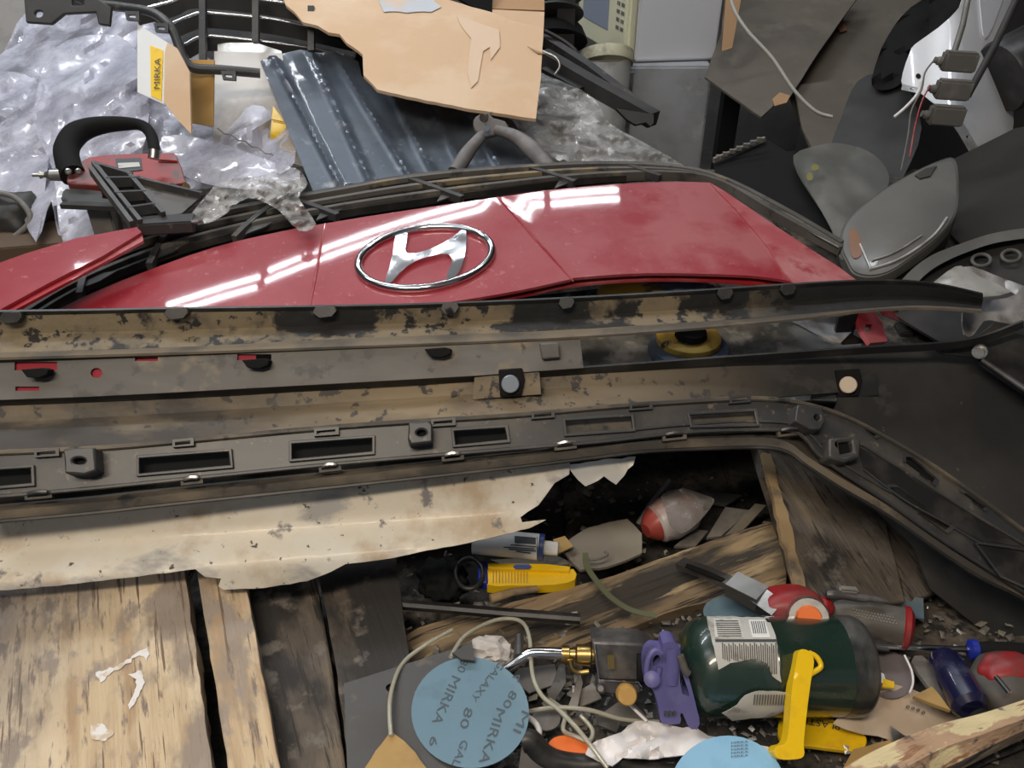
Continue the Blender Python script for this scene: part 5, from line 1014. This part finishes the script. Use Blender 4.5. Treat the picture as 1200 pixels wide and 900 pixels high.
# black bracket, grey liner, headlamp
T2('black_shield', [(836, 186), (852, 182), (868, 176), (896, 162), (930, 182), (945, 205), (960, 235), (978, 285), (960, 280), (900, 235), (862, 214), (838, 205)], fp((836, 190, 1.75), (896, 162, 1.80), (975, 285, 1.45)), 'matte', 'black plastic shield with a toothed top edge behind the fascia', 'plastic shield', step=12, th=.004)
bar('toothed_edge', [W(836, 188, 1.73), W(896, 163, 1.78)], .006, .01, M['scrapg'], bpy.data.objects['black_shield'])
for i in range(7): box('tooth', W(842+i*8, 184-i*3.4, 1.735), (.010, .008, .008), M['scrapg'], bpy.data.objects['black_shield'], bev=0)
T2('splash_liner', cr([(930, 182), (960, 170), (985, 168), (1015, 176), (1035, 192), (1042, 212), (1030, 235), (1005, 260), (995, 300), (985, 300), (975, 270), (955, 235), (940, 210)], 3, True), fp((930, 182, 1.65), (1040, 205, 1.62), (988, 298, 1.36)), 'gliner', 'grey dusty folded splash liner behind the headlamp', 'wheel liner', step=7, th=.003, amp=.045, sc=7, crease=1, st=(1, .4, .4))
hl = thing('headlamp', W(1055, 320, 1.34), 'dusty grey headlamp with a cloudy lens at the right behind the fascia', 'headlamp')
hln = cr([(988, 290), (990, 268), (1005, 248), (1035, 225), (1070, 205), (1100, 192), (1115, 190), (1120, 205), (1120, 240), (1112, 262), (1090, 285), (1062, 305), (1040, 318), (1020, 322), (1002, 318), (994, 305)], 3, True)
hp_ = fp((990, 280, 1.38), (1118, 195, 1.48), (1020, 322, 1.31))
def hlf(x, y):
    u = (x-1055)/70; v = (y-(255-(x-1055)*.35))/48; return hp_(x, y)-.018*max(0, 1-u*u*.8-v*v*.8)
sheet('lamp_housing', [(1055+(x-1055)*1.05, 256+(y-256)*1.07) for x, y in hln], off(hp_, .012), M['dplas'], hl, step=10, th=.045, bev=.006)
sheet('lens', hln, hlf, M['lens'], hl, step=7, th=.003)
sheet('lens_rim', [(1055+(x-1055)*1.04, 256+(y-256)*1.05) for x, y in hln], off(hp_, .004), M['gliner'], hl, step=8, th=.02, holes=[[(1055+(x-1055)*.97, 256+(y-256)*.96) for x, y in hln]], bev=.001)
sheet('amber_reflector', cr([(995, 272), (1003, 268), (1010, 285), (1008, 300), (998, 300)], 3, True), off(hlf, -.002), mat('dull_amber', (.22, .11, .06), .4), hl, step=6, th=.001)
tube('lens_ridge', [W(x, y, hlf(x, y)-.002) for x, y in cr([(1022, 305), (1050, 295), (1080, 276)], 5)], .0015, M['white2'], hl)
tube('lens_ridge', [W(x, y, hlf(x, y)-.002) for x, y in cr([(1018, 316), (1055, 303), (1092, 278), (1110, 255)], 5)], .0022, M['white2'], hl)
tube('lens_ridge', [W(x, y, hlf(x, y)-.002) for x, y in cr([(1008, 286), (1014, 300), (1020, 314)], 4)], .0018, M['white2'], hl)
sheet('top_tab', [(1072, 205), (1085, 197), (1098, 194), (1090, 206), (1078, 209)], off(hlf, -.006), M['dplas'], hl, step=6, th=.006, rag=.6)
# arch with folded foil at the far right
ar = thing('dark_arch_liner', W(1130, 350, 1.30), 'dark dusty arched liner at the right edge above the bumper', 'wheel liner')
fa = fh(lambda X, Y: .215+.14*(Y-1.1))
arc = cr([(1045, 345), (1062, 322), (1090, 300), (1130, 284), (1170, 272), (1240, 262)], 4)
arc2 = cr([(1062, 350), (1080, 326), (1105, 308), (1140, 293), (1175, 283), (1240, 275)], 4)
loft('arch_rim', [[(x, y, fa(x, y)) for x, y in arc], [(x, y, fa(x, y)-.03) for x, y in arc], [(x, y, fa(x, y)-.03) for x, y in arc2], [(x, y, fa(x, y)) for x, y in arc2]], M['gliner'], ar, n=50, sub=1, curve=False)
sheet('arch_web', arc2+[(1240, 420), (1100, 400), (1050, 370)], off(fa, .0), M['dplas'], ar, step=12, th=.004, amp=.01, sc=12)
for x, y in ((1185, 300), (1150, 305)): tube('moulded_ring', [W(a_, b_, fa(a_, b_)-.012) for a_, b_ in ell(x, y, 11, 7, 16)], .003, M['gliner'], ar, closed=True)
T2('pale_foil', cr([(1128, 316), (1140, 312), (1165, 322), (1200, 335), (1240, 350), (1240, 385), (1200, 383), (1160, 375), (1150, 380), (1140, 393), (1130, 392), (1128, 368), (1140, 355), (1162, 352), (1190, 345), (1160, 330)], 2, True), fp((1128, 316, 1.17), (1240, 350, 1.20), (1150, 390, 1.12)), 'foil', 'crumpled pale metal foil at the right edge above the bumper', 'foil', step=6, th=.0012, amp=.014, sc=25, crease=1)
T2('rusty_foil', cr([(1088, 340), (1100, 326), (1120, 312), (1132, 314), (1150, 325), (1185, 342), (1150, 348), (1120, 345)], 2, True), fp((1088, 340, 1.12), (1130, 312, 1.16), (1185, 345, 1.10)), 'foilgrey', 'stained curled metal scrap left of the pale foil', 'metal scrap', step=6, th=.0012, amp=.012, sc=22)
wg = thing('grey_part', W(1100, 375, 1.14), 'grey moulded plastic part in the gap at the right end of the bumper', 'plastic part')
sheet('part_web', cr([(1040, 362), (1090, 368), (1125, 385), (1120, 398), (1060, 402), (1040, 398)], 2, True), fz(.17), M['dplas'], wg, step=8, th=.004)
tube('part_edge', [P(x, y, .19) for x, y in cr([(1048, 362), (1085, 366), (1112, 378), (1124, 396)], 4)], .004, M['gliner'], wg)
box('part_block', P(1075, 386, .185), (.045, .03, .02), M['dplas'], wg); box('part_block', P(1058, 390, .185), (.02, .03, .02), M['dplas'], wg)
# dark back clutter on the right
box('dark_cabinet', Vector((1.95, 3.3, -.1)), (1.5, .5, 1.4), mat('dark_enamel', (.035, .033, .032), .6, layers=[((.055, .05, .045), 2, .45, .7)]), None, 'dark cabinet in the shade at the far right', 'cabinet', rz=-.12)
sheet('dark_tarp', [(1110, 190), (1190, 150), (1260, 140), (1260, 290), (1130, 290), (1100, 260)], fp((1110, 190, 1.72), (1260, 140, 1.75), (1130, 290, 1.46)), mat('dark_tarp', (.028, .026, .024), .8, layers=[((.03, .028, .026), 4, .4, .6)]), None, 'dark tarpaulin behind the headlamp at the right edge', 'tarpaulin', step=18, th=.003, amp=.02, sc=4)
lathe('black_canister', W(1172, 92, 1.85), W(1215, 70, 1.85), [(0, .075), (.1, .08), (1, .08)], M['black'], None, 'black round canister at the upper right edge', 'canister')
M['ymark'] = mat('faded_yellow_mark', (.22, .20, .06), .7)
for p in (ell(955, 196, 5, 4, 8), ell(949, 207, 4, 5, 8)): sheet('yellow_mark', p, fp((930, 182, 1.60), (1040, 205, 1.57), (988, 298, 1.31)), M['ymark'], bpy.data.objects['splash_liner'], step=4, th=.0006, rag=1)
sheet('bolt_strap', [(846, 60), (858, 56), (870, -10), (852, -20)], lambda a, b: 2.28, M['bcard'], bpy.data.objects['large_dark_cardboard'], step=12, th=.004)
